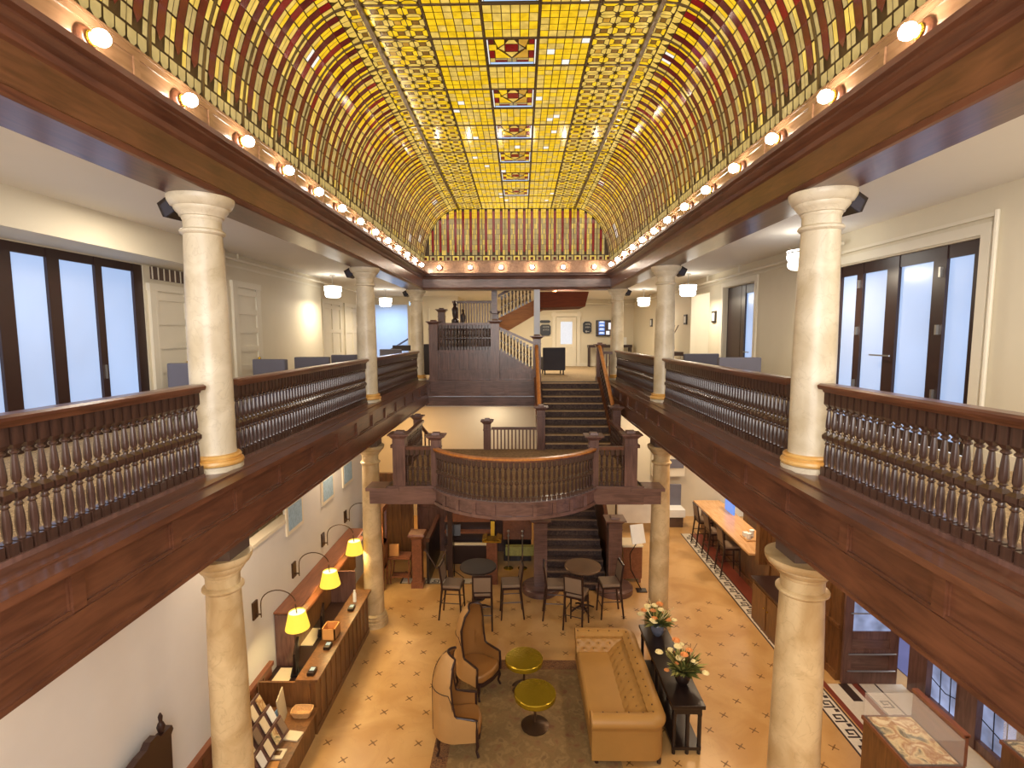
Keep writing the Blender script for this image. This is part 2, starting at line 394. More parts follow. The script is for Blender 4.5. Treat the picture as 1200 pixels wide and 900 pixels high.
# mezzanine ceilings and walls
S(MB().box(-6.1, -3.28, -1, 16.3, CZ, CZ+.1), 'ceiling_left_mezzanine', CEIL)
S(MB().box(3.28, 5.4, -1, 16.3, CZ, CZ+.1), 'ceiling_right_mezzanine', CEIL)
S(MB().box(-9, 5.4, 16.3, 23.6, CZ, CZ+.1), 'ceiling_rear_mezzanine', CEIL)
mb = MB()
for (y0, y1, a, b) in ((-1, 5.9, 4.9, CZ), (5.9, 9.3, 7.37, CZ), (9.3, 11.4, 4.9, CZ), (11.4, 13.1, 7.45, CZ), (13.1, 14.1, 4.9, CZ), (14.1, 15.6, 7.47, CZ), (15.6, 23.5, 4.9, CZ)):
    mb.box(5.2, 5.36, y0, y1, a, b, CREAM)
mb.box(5.17, 5.2, 3, 5.82, 4.9, 5.05, TRIMW); mb.box(5.17, 5.2, 9.4, 11.3, 4.9, 5.05, TRIMW)
# casings
for (y0, y1, zt) in ((5.9, 9.3, 7.37), (11.4, 13.1, 7.45)):
    mb.box(5.165, 5.2, y0-.14, y0-.02, 4.9, zt+.02, TRIMW); mb.box(5.165, 5.2, y1+.02, y1+.14, 4.9, zt+.02, TRIMW); mb.box(5.165, 5.2, y0-.14, y1+.14, zt+.02, zt+.14, TRIMW)
mb.box(5.15, 5.2, 5.7, 9.5, 7.56, 7.60, TRIMW); mb.tube([(5.17, 5.70, 4.9), (5.17, 5.70, 7.62)], .025, 8, TRIMW)
mb.box(5.18, 5.2, 9.6, 23.4, 7.60, 7.64, TRIMW)
S(mb, 'wall_right_mezzanine')
# corridor behind the white opening and the side room behind the dark opening
S(MB().box(6.5, 6.6, 13.5, 16.2, 4.9, CZ, CREAM), 'wall_right_corridor')
mb = MB(); mb.box(5.36, 6.55, 13.5, 13.6, 4.9, CZ, CREAM); mb.box(5.36, 6.55, 16.1, 16.2, 4.9, CZ, CREAM); mb.box(5.2, 6.6, 13.5, 16.2, 4.8, 4.9, CARPET)
S(mb, 'wall_right_corridor_sides')
# left mezzanine walls
mb = MB()
mb.box(-6.05, -5.9, -1, 4.9, 4.9, CZ, CREAM); mb.box(-6.05, -5.9, 4.9, 8.27, 7.44, CZ, CREAM); mb.box(-6.05, -5.9, 8.27, 9.4, 4.9, CZ, CREAM)
mb.box(-5.9, -5.38, 9.4, 14.3, 4.9, CZ, CREAM); mb.box(-6.05, -5.9, 14.3, 21.1, 4.9, CZ, CREAM)
mb.box(-5.38, -5.36, 9.4, 14.3, 7.62, 7.66, TRIMW)
S(mb, 'wall_left_mezzanine')
S(MB().box(-5.9, -5.2, -1, 9.4, 7.45, CZ), 'wall_left_bulkhead', CREAM)
mb = MB(); mb.box(-4.45, -2.4, 21, 21.12, 4.9, CZ, CREAM); mb.box(-6.05, -4.45, 21, 21.12, 7.55, CZ, CREAM)
mb.box(-2.52, -2.4, 21.1, 23.5, 4.9, CZ, CREAM)
for x in (-4.1, -3.6, -3.2): mb.box(x, x+.05, 20.97, 21, 4.9, 7.4, TRIMW)
S(mb, 'wall_rear_left')
S(MB().box(-2.5, 5.36, 23.4, 23.55, 4.9, CZ), 'wall_rear_mezzanine', CREAM)
mb = MB(); mb.box(.9, 5.2, 23.36, 23.4, 7.58, 7.63); mb.box(-.2, 5.2, 23.37, 23.4, 4.9, 5.05)
S(mb, 'trim_rear_picture_rail', TRIMW)
# blue-lit stair hall beyond the rear left opening
mb = MB(); mb.box(-8.6, -3.4, 24.6, 24.7, 4.8, CZ, WHITEW); mb.box(-8.6, -8.5, 21.1, 24.7, 4.8, CZ, WHITEW); mb.box(-3.5, -3.4, 21.1, 24.7, 4.8, CZ, WHITEW); mb.box(-8.6, -3.4, 21.1, 24.7, 4.75, 4.85, WHITEW); mb.box(-8.6, -3.4, 21.1, 24.7, CZ, CZ+.1, WHITEW)
S(mb, 'wall_stair_hall')
# lower rear walls
mb = MB(); mb.box(-5.3, .6, 17.6, 17.75, 0, 4.16); S(mb, 'wall_stairwell_rear', CREAM)
mb = MB(); mb.box(.6, 2.55, 17.6, 17.75, 0, 4.8); S(mb, 'wall_stairwell_rear_right', CREAM)
# dark wood paneling below the landing
mb = MB(); mb.box(-2.9, .42, 14.6, 14.7, 0, 2.75)
x = -2.85
while x < .4: mb.box(x, x+.04, 14.58, 14.6, .1, 2.65); x += .24
mb.box(-2.9, .42, 14.57, 14.6, 2.6, 2.75); mb.box(-2.9, .42, 14.57, 14.6, 1.25, 1.33)
S(mb, 'wall_wood_paneling', WDZ)
mb = MB(); mb.box(-4.1, -2.9, 14.0, 14.1, 0, 2.5)
x = -4.05
while x < -2.9: mb.box(x, x+.04, 13.97, 14.0, .1, 2.4); x += .26
S(mb, 'wall_wood_paneling_left', WB)
# right lower wall: wood paneling with the bar opening, entrance gap further on
mb = MB()
mb.box(5.9, 6.05, 9.0, 11.9, 0, 4.3); mb.box(5.9, 6.05, 11.9, 16.2, 0, 1.03); mb.box(5.9, 6.05, 11.9, 16.2, 2.9, 4.3)
for y in (9.3, 9.9, 10.5, 11.1, 11.6): mb.box(5.87, 5.9, y, y+.06, .1, 3)
mb.box(5.86, 5.9, 9.0, 16.2, 0, .14); mb.box(5.72, 5.9, 11.82, 12.0, .9, 2.9); mb.box(5.86, 5.9, 9, 11.9, 1.0, 1.06)
S(mb, 'wall_right_bar', WB)
mb = MB(); mb.box(7.6, 7.7, 11.5, 17, 0, 4.3, WB); mb.box(7.3, 7.6, 11.8, 16, .9, .95, WDX); mb.box(7.3, 7.35, 11.8, 16, 0, .9, WDX)
S(mb, 'wall_bar_back')
S(MB().box(2.5, 9.5, 17.6, 17.75, 0, 4.3), 'wall_right_rear_lower', CREAM)
# entrance wall with pillars and etched glass
mb = MB()
for (a, b) in ((8.38, 8.78), (7.42, 7.79), (6.5, 6.8), (5.4, 5.7)): mb.box(7.0, 7.25, a, b, 0, 4.3)
mb.box(7.0, 7.25, -1, 4.3, 0, 4.3); mb.box(7.02, 7.23, 4.3, 8.4, 0, .16); mb.box(7.0, 7.25, 4.3, 12, 3.0, 4.3); mb.box(7.0, 7.25, 10.1, 12, 0, 4.3)
S(mb, 'wall_right_entrance', WDZ)
for i, (a, b) in enumerate(((7.79, 8.38), (6.8, 7.42), (5.7, 6.5), (4.3, 5.4))):
    f = MB().box(7.1, 7.12, a, b, .16, 3.0); w = S(f, 'window_%d' % (i+1), PANEC)
    g = MB()
    n = 3
    for k in range(1, n): yy = a+(b-a)*k/n; g.tube([(7.09, yy, .16), (7.09, yy+.03, 1.1), (7.09, yy-.03, 2), (7.09, yy, 3)], .008, 5)
    for z in (.5, .85, 1.2, 1.6): g.tube([(7.09, a, z), (7.09, (a+b)/2, z-.08), (7.09, b, z)], .008, 5)
    g.build('leaded_scroll', DKM, w)
mb = MB(); mb.box(7.25, 9.4, 7.6, 12, .001, .012); S(mb, 'floor_entrance_mat', PURP)
mb = MB(); mb.box(9.3, 9.4, 3, 12, 0, 4.3); S(mb, 'wall_street_side', WHITEW)
S(MB().box(-6.1, 9.5, -2.1, -2, 0, 4.9), 'wall_front_lower', CREAM)

# ================================================================== STAINED GLASS VAULT
vault = T('stained_glass_ceiling', 'barrel-vaulted yellow and dark red stained glass ceiling over the whole hall', 'skylight', (0, 8, 8.6))
Y0, Y1 = -1.36, 16.64-.72*.0
YE = 16.565
RP = .715
def cs(s):
    """cross-section: s = signed arc coordinate; |s|<=1.8 flat, then the cove"""
    a = abs(s); sg = 1 if s >= 0 else -1
    if a <= 1.8: return Vector((s, 0, 10.25))
    t = min(1, (a-1.8)/2.22)*PI/2
    return Vector((sg*(1.8+1.12*sin(t)), 0, 8.52+1.73*cos(t)))
def nrm(s):
    d = cs(s+.01)-cs(s-.01)
    if d.length < .001: d = Vector((0, 0, -1))
    d.normalize(); return Vector((-d.z, 0, d.x))*(-1)   # pointing into the hall
def P(s, y, h=0):
    p = cs(s); 
    if h: p = p+nrm(s)*h
    return (p.x, y, p.z)
# backing (lead)
mb = MB()
ss = [-4.02+8.04*i/56 for i in range(57)]
for a, b in zip(ss[:-1], ss[1:]): mb.quad(P(a, -1.5, -.02), P(b, -1.5, -.02), P(b, YE+.05, -.02), P(a, YE+.05, -.02))
mb.build('lead_backing', LEAD, vault)
rows = []
y = YE
while y > 1.0: rows.append((y-RP, y)); y -= RP
def flower(g, s0, y0, w, h):
    """4-petal cell: brown centre, four petals; corners dark"""
    s1, y1 = s0+w, y0+h; e = .006
    cx, cy = (s0+s1)/2, (y0+y1)/2; a, b = w*.20, h*.2; c = .2
    mc = SGB if rnd.random() < .8 else SGA
    def poly(pts, m): g.add([P(p[0], p[1]) for p in pts], [tuple(range(len(pts)))], m)
    poly([(cx-a+e, cy-b+e), (cx+a-e, cy-b+e), (cx+a-e, cy+b-e), (cx-a+e, cy+b-e)], mc)
    for k in range(4):
        m = SGP if rnd.random() < .6 else SGY
        if k == 0: pts = [(cx-a, cy-b-e), (s0+.22*w*.35+e, y0+e+.02), (s0+.15*w, y0+e), (s1-.15*w, y0+e), (s1-.22*w*.35-e, y0+e+.02), (cx+a, cy-b-e)]
        if k == 1: pts = [(cx-a, cy+b+e), (s0+.08*w+e, y1-e-.02), (s0+.15*w, y1-e), (s1-.15*w, y1-e), (s1-.08*w-e, y1-e-.02), (cx+a, cy+b+e)]
        if k == 2: pts = [(cx-a-e, cy-b), (s0+e+.008, y0+.2*h), (s0+e, y0+.28*h), (s0+e, y1-.28*h), (s0+e+.008, y1-.2*h), (cx-a-e, cy+b)]
        if k == 3: pts = [(cx+a+e, cy-b), (s1-e-.008, y0+.2*h), (s1-e, y0+.28*h), (s1-e, y1-.28*h), (s1-e-.008, y1-.2*h), (cx+a+e, cy+b)]
        poly(pts, m)
def pane(g, s0, s1, y0, y1, m): g.add([P(s0, y0), P(s1, y0), P(s1, y1), P(s0, y1)], [(0, 1, 2, 3)], m)
for ri, (y0, y1) in enumerate(rows):
    g = MB(); yb = y0+.015; yt = y1-.015
    # centre column
    special = (ri % 2 == 0) and ri >= 2
    def grid(s0, s1, ns, ny):
        for i in range(ns):
            for j in range(ny):
                w = (s1-s0)/ns; h = (yt-yb)/ny; q = rnd.random()
                m = SGW if q < .018 else SGP if q < .4 else SGY
                pane(g, s0+i*w+.006, s0+(i+1)*w-.006, yb+j*h+.006, yb+(j+1)*h-.006, m)
    if ri % 2 == 0 and ri > 1: # decorated centre panel
        a, b = -.31, .31; c, d = yt-.03, yb+.03
        def q4(x0, x1, v0, v1, m): pane(g, a+x0*(b-a), a+x1*(b-a), c+v0*(d-c), c+v1*(d-c), m)
        q4(0, 1, 0, .08, SGS if ri > 3 else SGW); q4(-.04, -.015, 0, 1, SGW); q4(1.015, 1.04, 0, 1, SGW)
        q4(0, .11, .1, .25, SGP); q4(.89, 1, .1, .25, SGP); q4(.12, .39, .1, .17, SGR); q4(.61, .88, .1, .17, SGR); q4(.12, .39, .18, .25, SGC); q4(.61, .88, .18, .25, SGC)
        q4(.40, .49, .1, .27, SGC); q4(.51, .6, .1, .27, SGC)
        q4(0, .11, .27, .56, SGR); q4(.89, 1, .27, .56, SGR); q4(0, .11, .83, 1, SGD); q4(.89, 1, .83, 1, SGR)
        q4(.0, .16, .58, .8, SGY); q4(.84, 1, .58, .8, SGY)
        q4(.36, .64, .53, .82, SGR)
        def tri(pts, m): g.add([P(a+p[0]*(b-a), c+p[1]*(d-c)) for p in pts], [tuple(range(len(pts)))], m)
        tri([(.13, .27), (.47, .27), (.2, .62), (.13, .58)], SGY); tri([(.53, .27), (.87, .27), (.87, .58), (.8, .62)], SGA)
        tri([(.22, .66), (.34, .55), (.34, .8)], SGP); tri([(.66, .55), (.78, .66), (.66, .8)], SGC)
        tri([(.13, 1), (.2, .7), (.34, .84), (.34, 1)], SGY); tri([(.66, 1), (.66, .84), (.8, .7), (.87, 1)], SGA)
        tri([(.36, .84), (.64, .84), (.56, .98), (.44, .98)], SGP); tri([(.36, .51), (.5, .3), (.64, .51)], SGP)
    else: grid(-.345, .345, 6, 4)
    grid(-1.06, -.375, 6, 5); grid(.375, 1.06, 6, 5)
    for s0 in (-1.78, 1.09):
        for i in range(3):
            for j in range(3): flower(g, s0+i*.23, yb+j*.23, .23, .23)
    for sg in (-1, 1):
        for j in range(3):
            s0 = 1.83 if sg > 0 else -2.06
            flower(g, s0, yb+j*.23, .23, .23)
        # tips row + stripes down the cove
        h = (yt-yb)/3; sA = 2.075
        segs = [2.20]+[2.20+.172*k for k in range(1, 10)]+[3.86]
        for j in range(3):
            c = yb+j*h+h/2; rw = .052
            # rounded tips of the yellow pairs
            for (u0, u1) in ((yb+j*h+.005, c-rw*.1), (c+rw*.1, yb+(j+1)*h-.005)):
                pts = [(sA, u0), (sA, u1), (2.13, u1+ (0 if u0 < c-.02 else 0)), (2.19, u1-(.04 if u0 < c-.03 else 0)), (2.19, u0+(.04 if u0 > c-.03 else 0))]
                g.add([P(sg*p[0], p[1]) for p in pts], [tuple(range(5))], SGP)
            for k in range(len(segs)-1):
                a, b = segs[k]+.008, segs[k+1]-.008; f = k/len(segs)
                ym = SGY if (f < .35 and rnd.random() < .8) else (SGP if f < .5 or rnd.random() < .12 else SGC)  # low cove panes turn cream, weaker backlight put into the colour
                if rnd.random() < .012: ym = SGW
                e0, e1 = yb+j*h, c-rw
                pane(g, sg*a, sg*b, e0+.004, e1-.005, ym)
                pane(g, sg*a, sg*b, c+rw+.005, yb+(j+1)*h-.004, ym if rnd.random() < .8 else SGP)
                if k < len(segs)-2: pane(g, sg*segs[k], sg*segs[k+1], c-rw+.004, c+rw-.004, SGD if (rnd.random() < .8 or f > .5) else SGR)
            a, b = segs[-2], segs[-1]
            g.add([P(sg*a, c-rw+.004), P(sg*a, c+rw-.004), P(sg*(a+.06), c)], [(0, 1, 2)], SGD)
            # bottom border
            q = P
            for (p0, p1) in ((yb+j*h+.01, c-.006), (c+.006, yb+(j+1)*h-.01)):
                g.add([P(sg*3.87, p0), P(sg*3.87, p1), P(sg*3.94, p1), P(sg*3.98, (p0+p1)/2), P(sg*3.94, p0)], [(0, 1, 2, 3, 4)], SGC)
    g.build('glass_panel', None, vault)
# ribs
for ri in range(len(rows)+1):
    y = YE-RP*ri; g = MB()
    ss2 = [-4.0+8.0*i/40 for i in range(41)]
    for a, b in zip(ss2[:-1], ss2[1:]):
        w = .014
        A, B, C, D = P(a, y-w, .012), P(b, y-w, .012), P(b, y+w, .012), P(a, y+w, .012)
        g.quad(A, B, C, D); A2, B2, C2, D2 = P(a, y-w, -.02), P(b, y-w, -.02), P(b, y+w, -.02), P(a, y+w, -.02)
        g.quad(A, A2, B2, B); g.quad(D, C, C2, D2)
    g.build('cross_rib', RIBM, vault)
for s, w, h in ((-1.805, .03, .05), (1.805, .03, .05), (-1.075, .012, .015), (1.075, .012, .015), (-.36, .012, .015), (.36, .012, .015)):
    MB().box(s-w, s+w, 1, YE, 10.25-h, 10.27).build('long_rib', RIBM, vault)
# end lunette
g = MB(); yy = YE+.03
pts = [P(s, yy) for s in [-4.02+8.04*i/40 for i in range(41)]]
g.add(pts, [tuple(range(41))], LEAD); g.build('lunette_backing', None, vault)
def ztop(x):
    x = abs(x)
    if x <= 1.8: return 10.25
    if x >= 2.91: return 8.6
    return 8.52+1.73*math.sqrt(max(0, 1-((x-1.8)/1.12)**2))
g = MB(); yy = YE+.015
def vz(x0, x1, z0, z1, m):
    a, b = min(z1, ztop(x0)-.02), min(z1, ztop(x1)-.02)
    if max(a, b) > z0+.01: g.add([(x0, yy, z0), (x1, yy, z0), (x1, yy, max(b, z0)), (x0, yy, max(a, z0))], [(0, 1, 2, 3)], m)
def vq(x0, x1, z0, z1, m): g.add([(x0, yy, z0), (x1, yy, z0), (x1, yy, z1), (x0, yy, z1)], [(0, 1, 2, 3)], m)
for k in range(-12, 13):
    xc = k*.24
    if abs(xc) > 2.9: continue
    zt = ztop(xc)-.06; zm = max(ztop(xc-.115), ztop(xc+.115))
    # base row of squares
    vq(xc-.1, xc+.1, 8.62, 8.80, SGC if k % 2 else SGP); g.add([(xc-.045, yy-.004, 8.67), (xc+.045, yy-.004, 8.67), (xc+.045, yy-.004, 8.76), (xc-.045, yy-.004, 8.76)], [(0, 1, 2, 3)], SGD)
    if zt < 8.95: continue
    z = 8.83; 
    while z < zm:
        z2 = z+.152
        for (a, b) in ((xc-.115, xc-.078), (xc-.07, xc-.045), (xc+.045, xc+.07), (xc+.078, xc+.115)):
            vz(a, b, z, z2, [SGC, SGP, SGY][2 if z > 9.85 else rnd.choice((0, 0, 1))])
        z += .16
    vq(xc-.036, xc+.036, 8.95, zt-.05, SGR); g.add([(xc-.036, yy, zt-.05), (xc+.036, yy, zt-.05), (xc, yy, zt)], [(0, 1, 2)], SGR)
    g.add([(xc-.036, yy, 8.95), (xc, yy, 8.9), (xc+.036, yy, 8.95)], [(0, 1, 2)], SGR)
g.build('lunette_glass', None, vault)
for x in (-2.52, -1.8, -1.08, -.36, .36, 1.08, 1.8, 2.52):
    MB().box(x-.012, x+.012, YE-.01, YE+.03, 8.6, ztop(x)).build('lunette_rib', RIBM, vault)

# bulbs
bz = T('cornice_bulb', 'round glowing bulb in the row along the left cornice', 'light bulb', (-2.85, 3.67, 8.33), 0, 'bulbs along the left cornice')
# local: facing +X
def discx(prof, n=20):
    m = MB(); m.lathe(0, 0, prof, n)
    m.v = [(v[2], v[0], v[1]) for v in m.v]; return m
discx([(.085, 0), (.085, .02), (.07, .035), (.04, .045)]).build('socket_plate', WD, bz, True, world=False)
discx([(.045, .04), (.05, .055), (.04, .065)]).build('socket_ring', BRASS, bz, True, world=False)
m = discx([(.02, .06), (.035, .075), (.052, .10), (.055, .125), (.045, .155), (.025, .172), (.001, .178)]); m.build('bulb', BULB, bz, True, world=False)
for k in range(-2, 13):
    yb = 3.67+.955*k
    if k != 0: dup(bz, (-2.85, yb, 8.34), 0, bz['label'])
    dup(bz, (2.85, yb+.06, 8.34), PI, 'round glowing bulb in the row along the right cornice', 'bulbs along the right cornice')
for k in range(6):
    dup(bz, (-2.32+.93*k, 15.86, 8.34), -PI/2, 'round glowing bulb in the row along the rear cornice', 'bulbs along the rear cornice')

# ================================================================== COLUMNS
def column(x, y, z0, label, upper=True, q=1):
    t = T('marble_column', label, 'column', (x, y, z0))
    R = lambda pr: [(r*q, z) for r, z in pr]
    if upper:
        MB().lathe(0, 0, R([(.262, 0), (.262, .055), (.24, .06)]), 40).build('plinth', MARB, t, True, False)
        MB().lathe(0, 0, R([(.23, .055), (.262, .065), (.27, .085), (.262, .11), (.24, .118), (.235, .125), (.245, .135), (.247, .15), (.235, .168), (.205, .175)]), 40).build('base_moulding', GOLDB, t, True, False)
        MB().lathe(0, 0, R([(.205, .17), (.20, .20), (.20, 1.2), (.19, 1.9), (.175, 2.40), (.19, 2.405), (.206, 2.42), (.206, 2.44), (.19, 2.455), (.173, 2.46), (.173, 2.55)]), 40).build('shaft', MARB, t, True, False)
        MB().lathe(0, 0, R([(.173, 2.54), (.183, 2.56), (.183, 2.575), (.20, 2.58), (.206, 2.60), (.23, 2.625), (.246, 2.65), (.246, 2.665), (.272, 2.68), (.294, 2.72), (.302, 2.745), (.302, 2.77)]), 40).build('capital', MARB, t, True, False)
    else:
        MB().lathe(0, 0, R([(.28, 0), (.28, .12), (.262, .13), (.27, .16), (.27, .19), (.245, .20), (.24, .22), (.252, .23), (.252, .25), (.21, .28)]), 40).build('base_moulding', MARBL, t, True, False)
        MB().lathe(0, 0, R([(.21, .27), (.205, 1.5), (.19, 2.8), (.172, 3.58), (.19, 3.60), (.206, 3.615), (.206, 3.635), (.19, 3.65), (.17, 3.655), (.17, 3.77)]), 40).build('shaft', MARBL, t, True, False)
        MB().lathe(0, 0, R([(.17, 3.76), (.183, 3.78), (.185, 3.80), (.21, 3.82), (.245, 3.87), (.245, 3.885), (.275, 3.90), (.295, 3.94), (.30, 3.96), (.30, 3.99)]), 40).build('capital', MARBL, t, True, False)
        MB().box(-.2, .2, -.2, .2, 3.99, 4.32).build('bearing_block', GRILL, t, False, False)
    return t
nm = ['behind the viewpoint', 'nearest', 'middle', 'farthest']
for i in (1, 2, 3):
    column(-3.1, YC[i], M, 'cream marble column on the left balcony ledge, the %s one' % nm[i])
    column(3.1, YC[i], M, 'cream marble column on the right balcony ledge, the %s one' % nm[i])
column(-3.1, YC[1], 0, 'marble lobby column under the left balcony, nearest, beside the brochure counter', False)
column(-3.1, YC[2], 0, 'marble lobby column under the left balcony at the far end of the reception desk', False)
column(3.1, YC[1], 0, 'marble lobby column under the right balcony, nearest, beside the display cases', False, 1.25)
column(3.1, YC[2], 0, 'marble lobby column under the right balcony beyond the flowers and sofa', False)

# ================================================================== BALUSTRADES
BAL = MB()
BAL.frust(0, 0, 0, .11, .035, .035, .035, .035)
BAL.lathe(0, 0, [(.018, .11), (.024, .12), (.02, .135), (.026, .17), (.028, .22), (.023, .29), (.017, .325), (.027, .335), (.02, .345), (.018, .36)], 8)
BAL.frust(0, 0, .36, .385, .018, .018, .036, .036); BAL.frust(0, 0, .385, .42, .036, .036, .036, .036); BAL.frust(0, 0, .42, .445, .036, .036, .018, .018)
BAL.lathe(0, 0, [(.018, .445), (.016, .46), (.027, .468), (.018, .48), (.026, .50), (.026, .535), (.021, .60), (.015, .655), (.028, .665), (.028, .675), (.014, .69)], 8)
BAL.frust(0, 0, .685, .72, .012, .012, .035, .035); BAL.frust(0, 0, .72, .845, .035, .035, .035, .035)
BALO = BAL.build('baluster', WK, None, True); BALM = BALO.data; bpy.data.objects.remove(BALO)
def baluster(parent, loc, sz=1, mat=None):
    o = bpy.data.objects.new('baluster', BALM); COL.objects.link(o); o.parent = parent
    o.location = Vector(loc)-ORG[parent]; o.scale = (1, 1, sz); return o
def balustrade(x, y0, y1, label, sp=.09):
    t = T('balustrade', label, 'railing', (x, (y0+y1)/2, M))
    mb = MB(); mb.prism([(x-.075, M+.865), (x+.075, M+.865), (x+.085, M+.885), (x+.085, M+.905), (x+.06, M+.92), (x-.06, M+.92), (x-.085, M+.905), (x-.085, M+.885)], 'Y', y0-.07, y1+.07)
    mb.prism([(x-.05, M+.84), (x+.05, M+.84), (x+.06, M+.87), (x-.06, M+.87)], 'Y', y0-.03, y1+.03)
    mb.build('top_rail', WD, t)
    MB().box(x-.05, x+.05, y0-.03, y1+.03, M, M+.035).build('bottom_rail', WDZ, t)
    n = int((y1-y0)/sp)
    for k in range(n+1): baluster(t, (x, y0+(y1-y0)*k/n, M+.005), 1)
    return t
for sx, nme in ((-1, 'left'), (1, 'right')):
    balustrade(sx*3.06, 1.6, 4.93, 'turned dark wood balustrade on the %s balcony, nearest section before the first column' % nme)
    balustrade(sx*3.06, 5.68, 10.42, 'turned dark wood balustrade on the %s balcony between the first and second columns' % nme)
    balustrade(sx*3.06, 11.17, 15.72, 'turned dark wood balustrade on the %s balcony between the second and third columns' % nme)

# ================================================================== LANDING WITH CURVED BALCONY
L0 = 3.42
land = T('stair_landing', 'dark wood stair landing with a bowed balcony over the lobby', 'landing', (0, 11, L0))
def arc(n=24, off=0):
    # bowed front from (-1.5,9.55) to (1.5,9.55), sagitta .85
    R = (1.5**2+.85**2)/(2*.85); cy = 9.55-.85+R; a0 = math.asin(1.5/R)
    return [( (R+off)*sin(-a0+2*a0*k/n), cy-(R+off)*cos(-a0+2*a0*k/n)) for k in range(n+1)]
out = [(-2.45, 12.95), (-2.45, 9.62)]+arc()+[(2.45, 9.62), (2.45, 12.95)]
mb = MB(); mb.prism(out, 'Z', L0-.30, L0+.0); mb.build('landing_slab', WDX, land)
mb = MB(); mb.prism([(-2.40, 12.9), (-2.40, 9.7)]+arc(24, -.06)+[(2.40, 9.7), (2.40, 12.9)], 'Z', L0, L0+.01); mb.build('landing_carpet', LCARP, land)
# bow fascia: moulded bands following the curve
def band(poly_r, z0, z1, mat, nme, off0, off1):
    a, b = arc(32, off0), arc(32, off1); mb = MB()
    for k in range(32):
        p, q, r, s_ = a[k], a[k+1], b[k+1], b[k]
        vs = [(p[0], p[1], z0), (q[0], q[1], z0), (r[0], r[1], z0), (s_[0], s_[1], z0), (p[0], p[1], z1), (q[0], q[1], z1), (r[0], r[1], z1), (s_[0], s_[1], z1)]
        mb.add(vs, [(0, 3, 2, 1), (4, 5, 6, 7), (0, 1, 5, 4), (1, 2, 6, 5), (2, 3, 7, 6), (3, 0, 4, 7)])
    return mb.build(nme, mat, land)
band(0, L0-.02, L0+.02, WDX, 'bow_ledge', -.1, .06); band(0, L0-.30, L0-.24, WDX, 'bow_bottom_moulding', -.1, .035)
ar = arc(10, .012)
for k in range(1, 10):
    x, y = ar[k]; mb = MB(); mb.cb((x, y, L0-.13), (.07, .03, .22), rz=x*.40); mb.build('bow_panel_stile', WDX, land)
# side fascias and end blocks
for sx in (-1, 1):
    a, b = sorted((sx*1.55, sx*2.45)); MB().box(a, b, 9.58, 9.63, L0-.32, L0+.03).build('side_fascia', WDX, land)
    a, b = sorted((sx*2.25, sx*2.78)); mb = MB(); mb.box(a, b, 9.60, 9.95, L0-.32, L0-.06); a, b = sorted((sx*2.2, sx*2.84)); mb.box(a, b, 9.55, 10.0, L0-.06, L0); mb.build('end_block', WDX, land)
def newel(parent, x, y, z0, z1, w=.2, cap=.34, mat=None, nme='newel_post'):
    mb = MB(); mat = mat or WDZ; h = w/2
    mb.box(x-h, x+h, y-h, y+h, z0, z1-.14)
    mb.box(x-h-.012, x+h+.012, y-h-.012, y+h+.012, z0, z0+.12)
    mb.box(x-h-.01, x+h+.01, y-h-.01, y+h+.01, z1-.30, z1-.27)
    for s2 in (-1, 1):
        mb.box(x-h*.55, x-h*.40, y+s2*h-.008, y+s2*h+.008, z0+.18, z1-.34); mb.box(x+h*.40, x+h*.55, y+s2*h-.008, y+s2*h+.008, z0+.18, z1-.34)
        mb.box(x-h*.5, x+h*.5, y+s2*h-.008, y+s2*h+.008, z1-.25, z1-.16)
    c = cap/2
    mb.frust(x, y, z1-.14, z1-.07, h, h, c*.9, c*.9); mb.frust(x, y, z1-.07, z1-.045, c, c, c, c); mb.frust(x, y, z1-.045, z1, c*.45, c*.45, c*.38, c*.38)
    return mb.build(nme, mat, parent)
for sx in (-1, 1):
    newel(land, sx*2.2, 9.72, L0-.3, 4.50, .24, .40); newel(land, sx*1.5, 9.70, L0-.3, 4.47, .18, .36)
    # straight rails and balusters
    a, b = sorted((sx*1.58, sx*2.1)); MB().box(a, b, 9.64, 9.74, 4.14, 4.20).build('straight_rail', WD, land)
    for k in range(5): baluster(land, (sx*(1.66+.1*k), 9.69, L0+.0), .86)
    # side rail going back to the stair foot
    a = sx*2.36
    MB().box(a-.05, a+.05, 9.8, 12.8, 4.14, 4.20).build('side_rail', WD, land)
    for k in range(18): baluster(land, (a, 9.98+.155*k, L0+.0), .86)
band(0, 4.13, 4.165, WD, 'bow_rail_lower', -.055, .03); band(0, 4.165, 4.20, WH, 'bow_rail_top', -.065, .04)
ar = arc(37, -.012)
for k in range(1, 37): baluster(land, (ar[k][0], ar[k][1], L0+.0), .86)
for x in (-.73,): newel(land, x, 12.9, L0-.2, 4.22, .18, .32)
newel(land, -2.46, 12.75, L0-.2, 4.36, .18, .32)
MB().box(-.62, .52, 12.87, 12.95, 3.93, 3.99).build('rear_rail', WDX, land)
mb = MB()
for k in range(12): mb.box(-.58+.092*k, -.58+.092*k+.035, 12.89, 12.93, L0, 3.94)
mb.build('rear_rail_slats', WDZ, land)
# rail dropping behind
mb = MB(); mb.tube([(-2.46, 12.85, 4.1), (-1.95, 14.6, 2.75)], .045, 8); mb.build('descending_rail', WD, land)
mb = MB()
for k in range(8):
    f = (k+.5)/8; mb.tube([(-2.46+.51*f, 12.85+1.75*f, 4.05-1.35*f), (-2.46+.51*f, 12.85+1.75*f, 3.3-1.35*f)], .02, 6)
mb.build('descending_rail_slats', WK, land)

RUNNER2 = noise2('dim_lit_tread_edge', [srgb(112, 90, 74), srgb(136, 110, 90)], 20)  # dimmer strips: light on the lower flight's tread edges, painted in
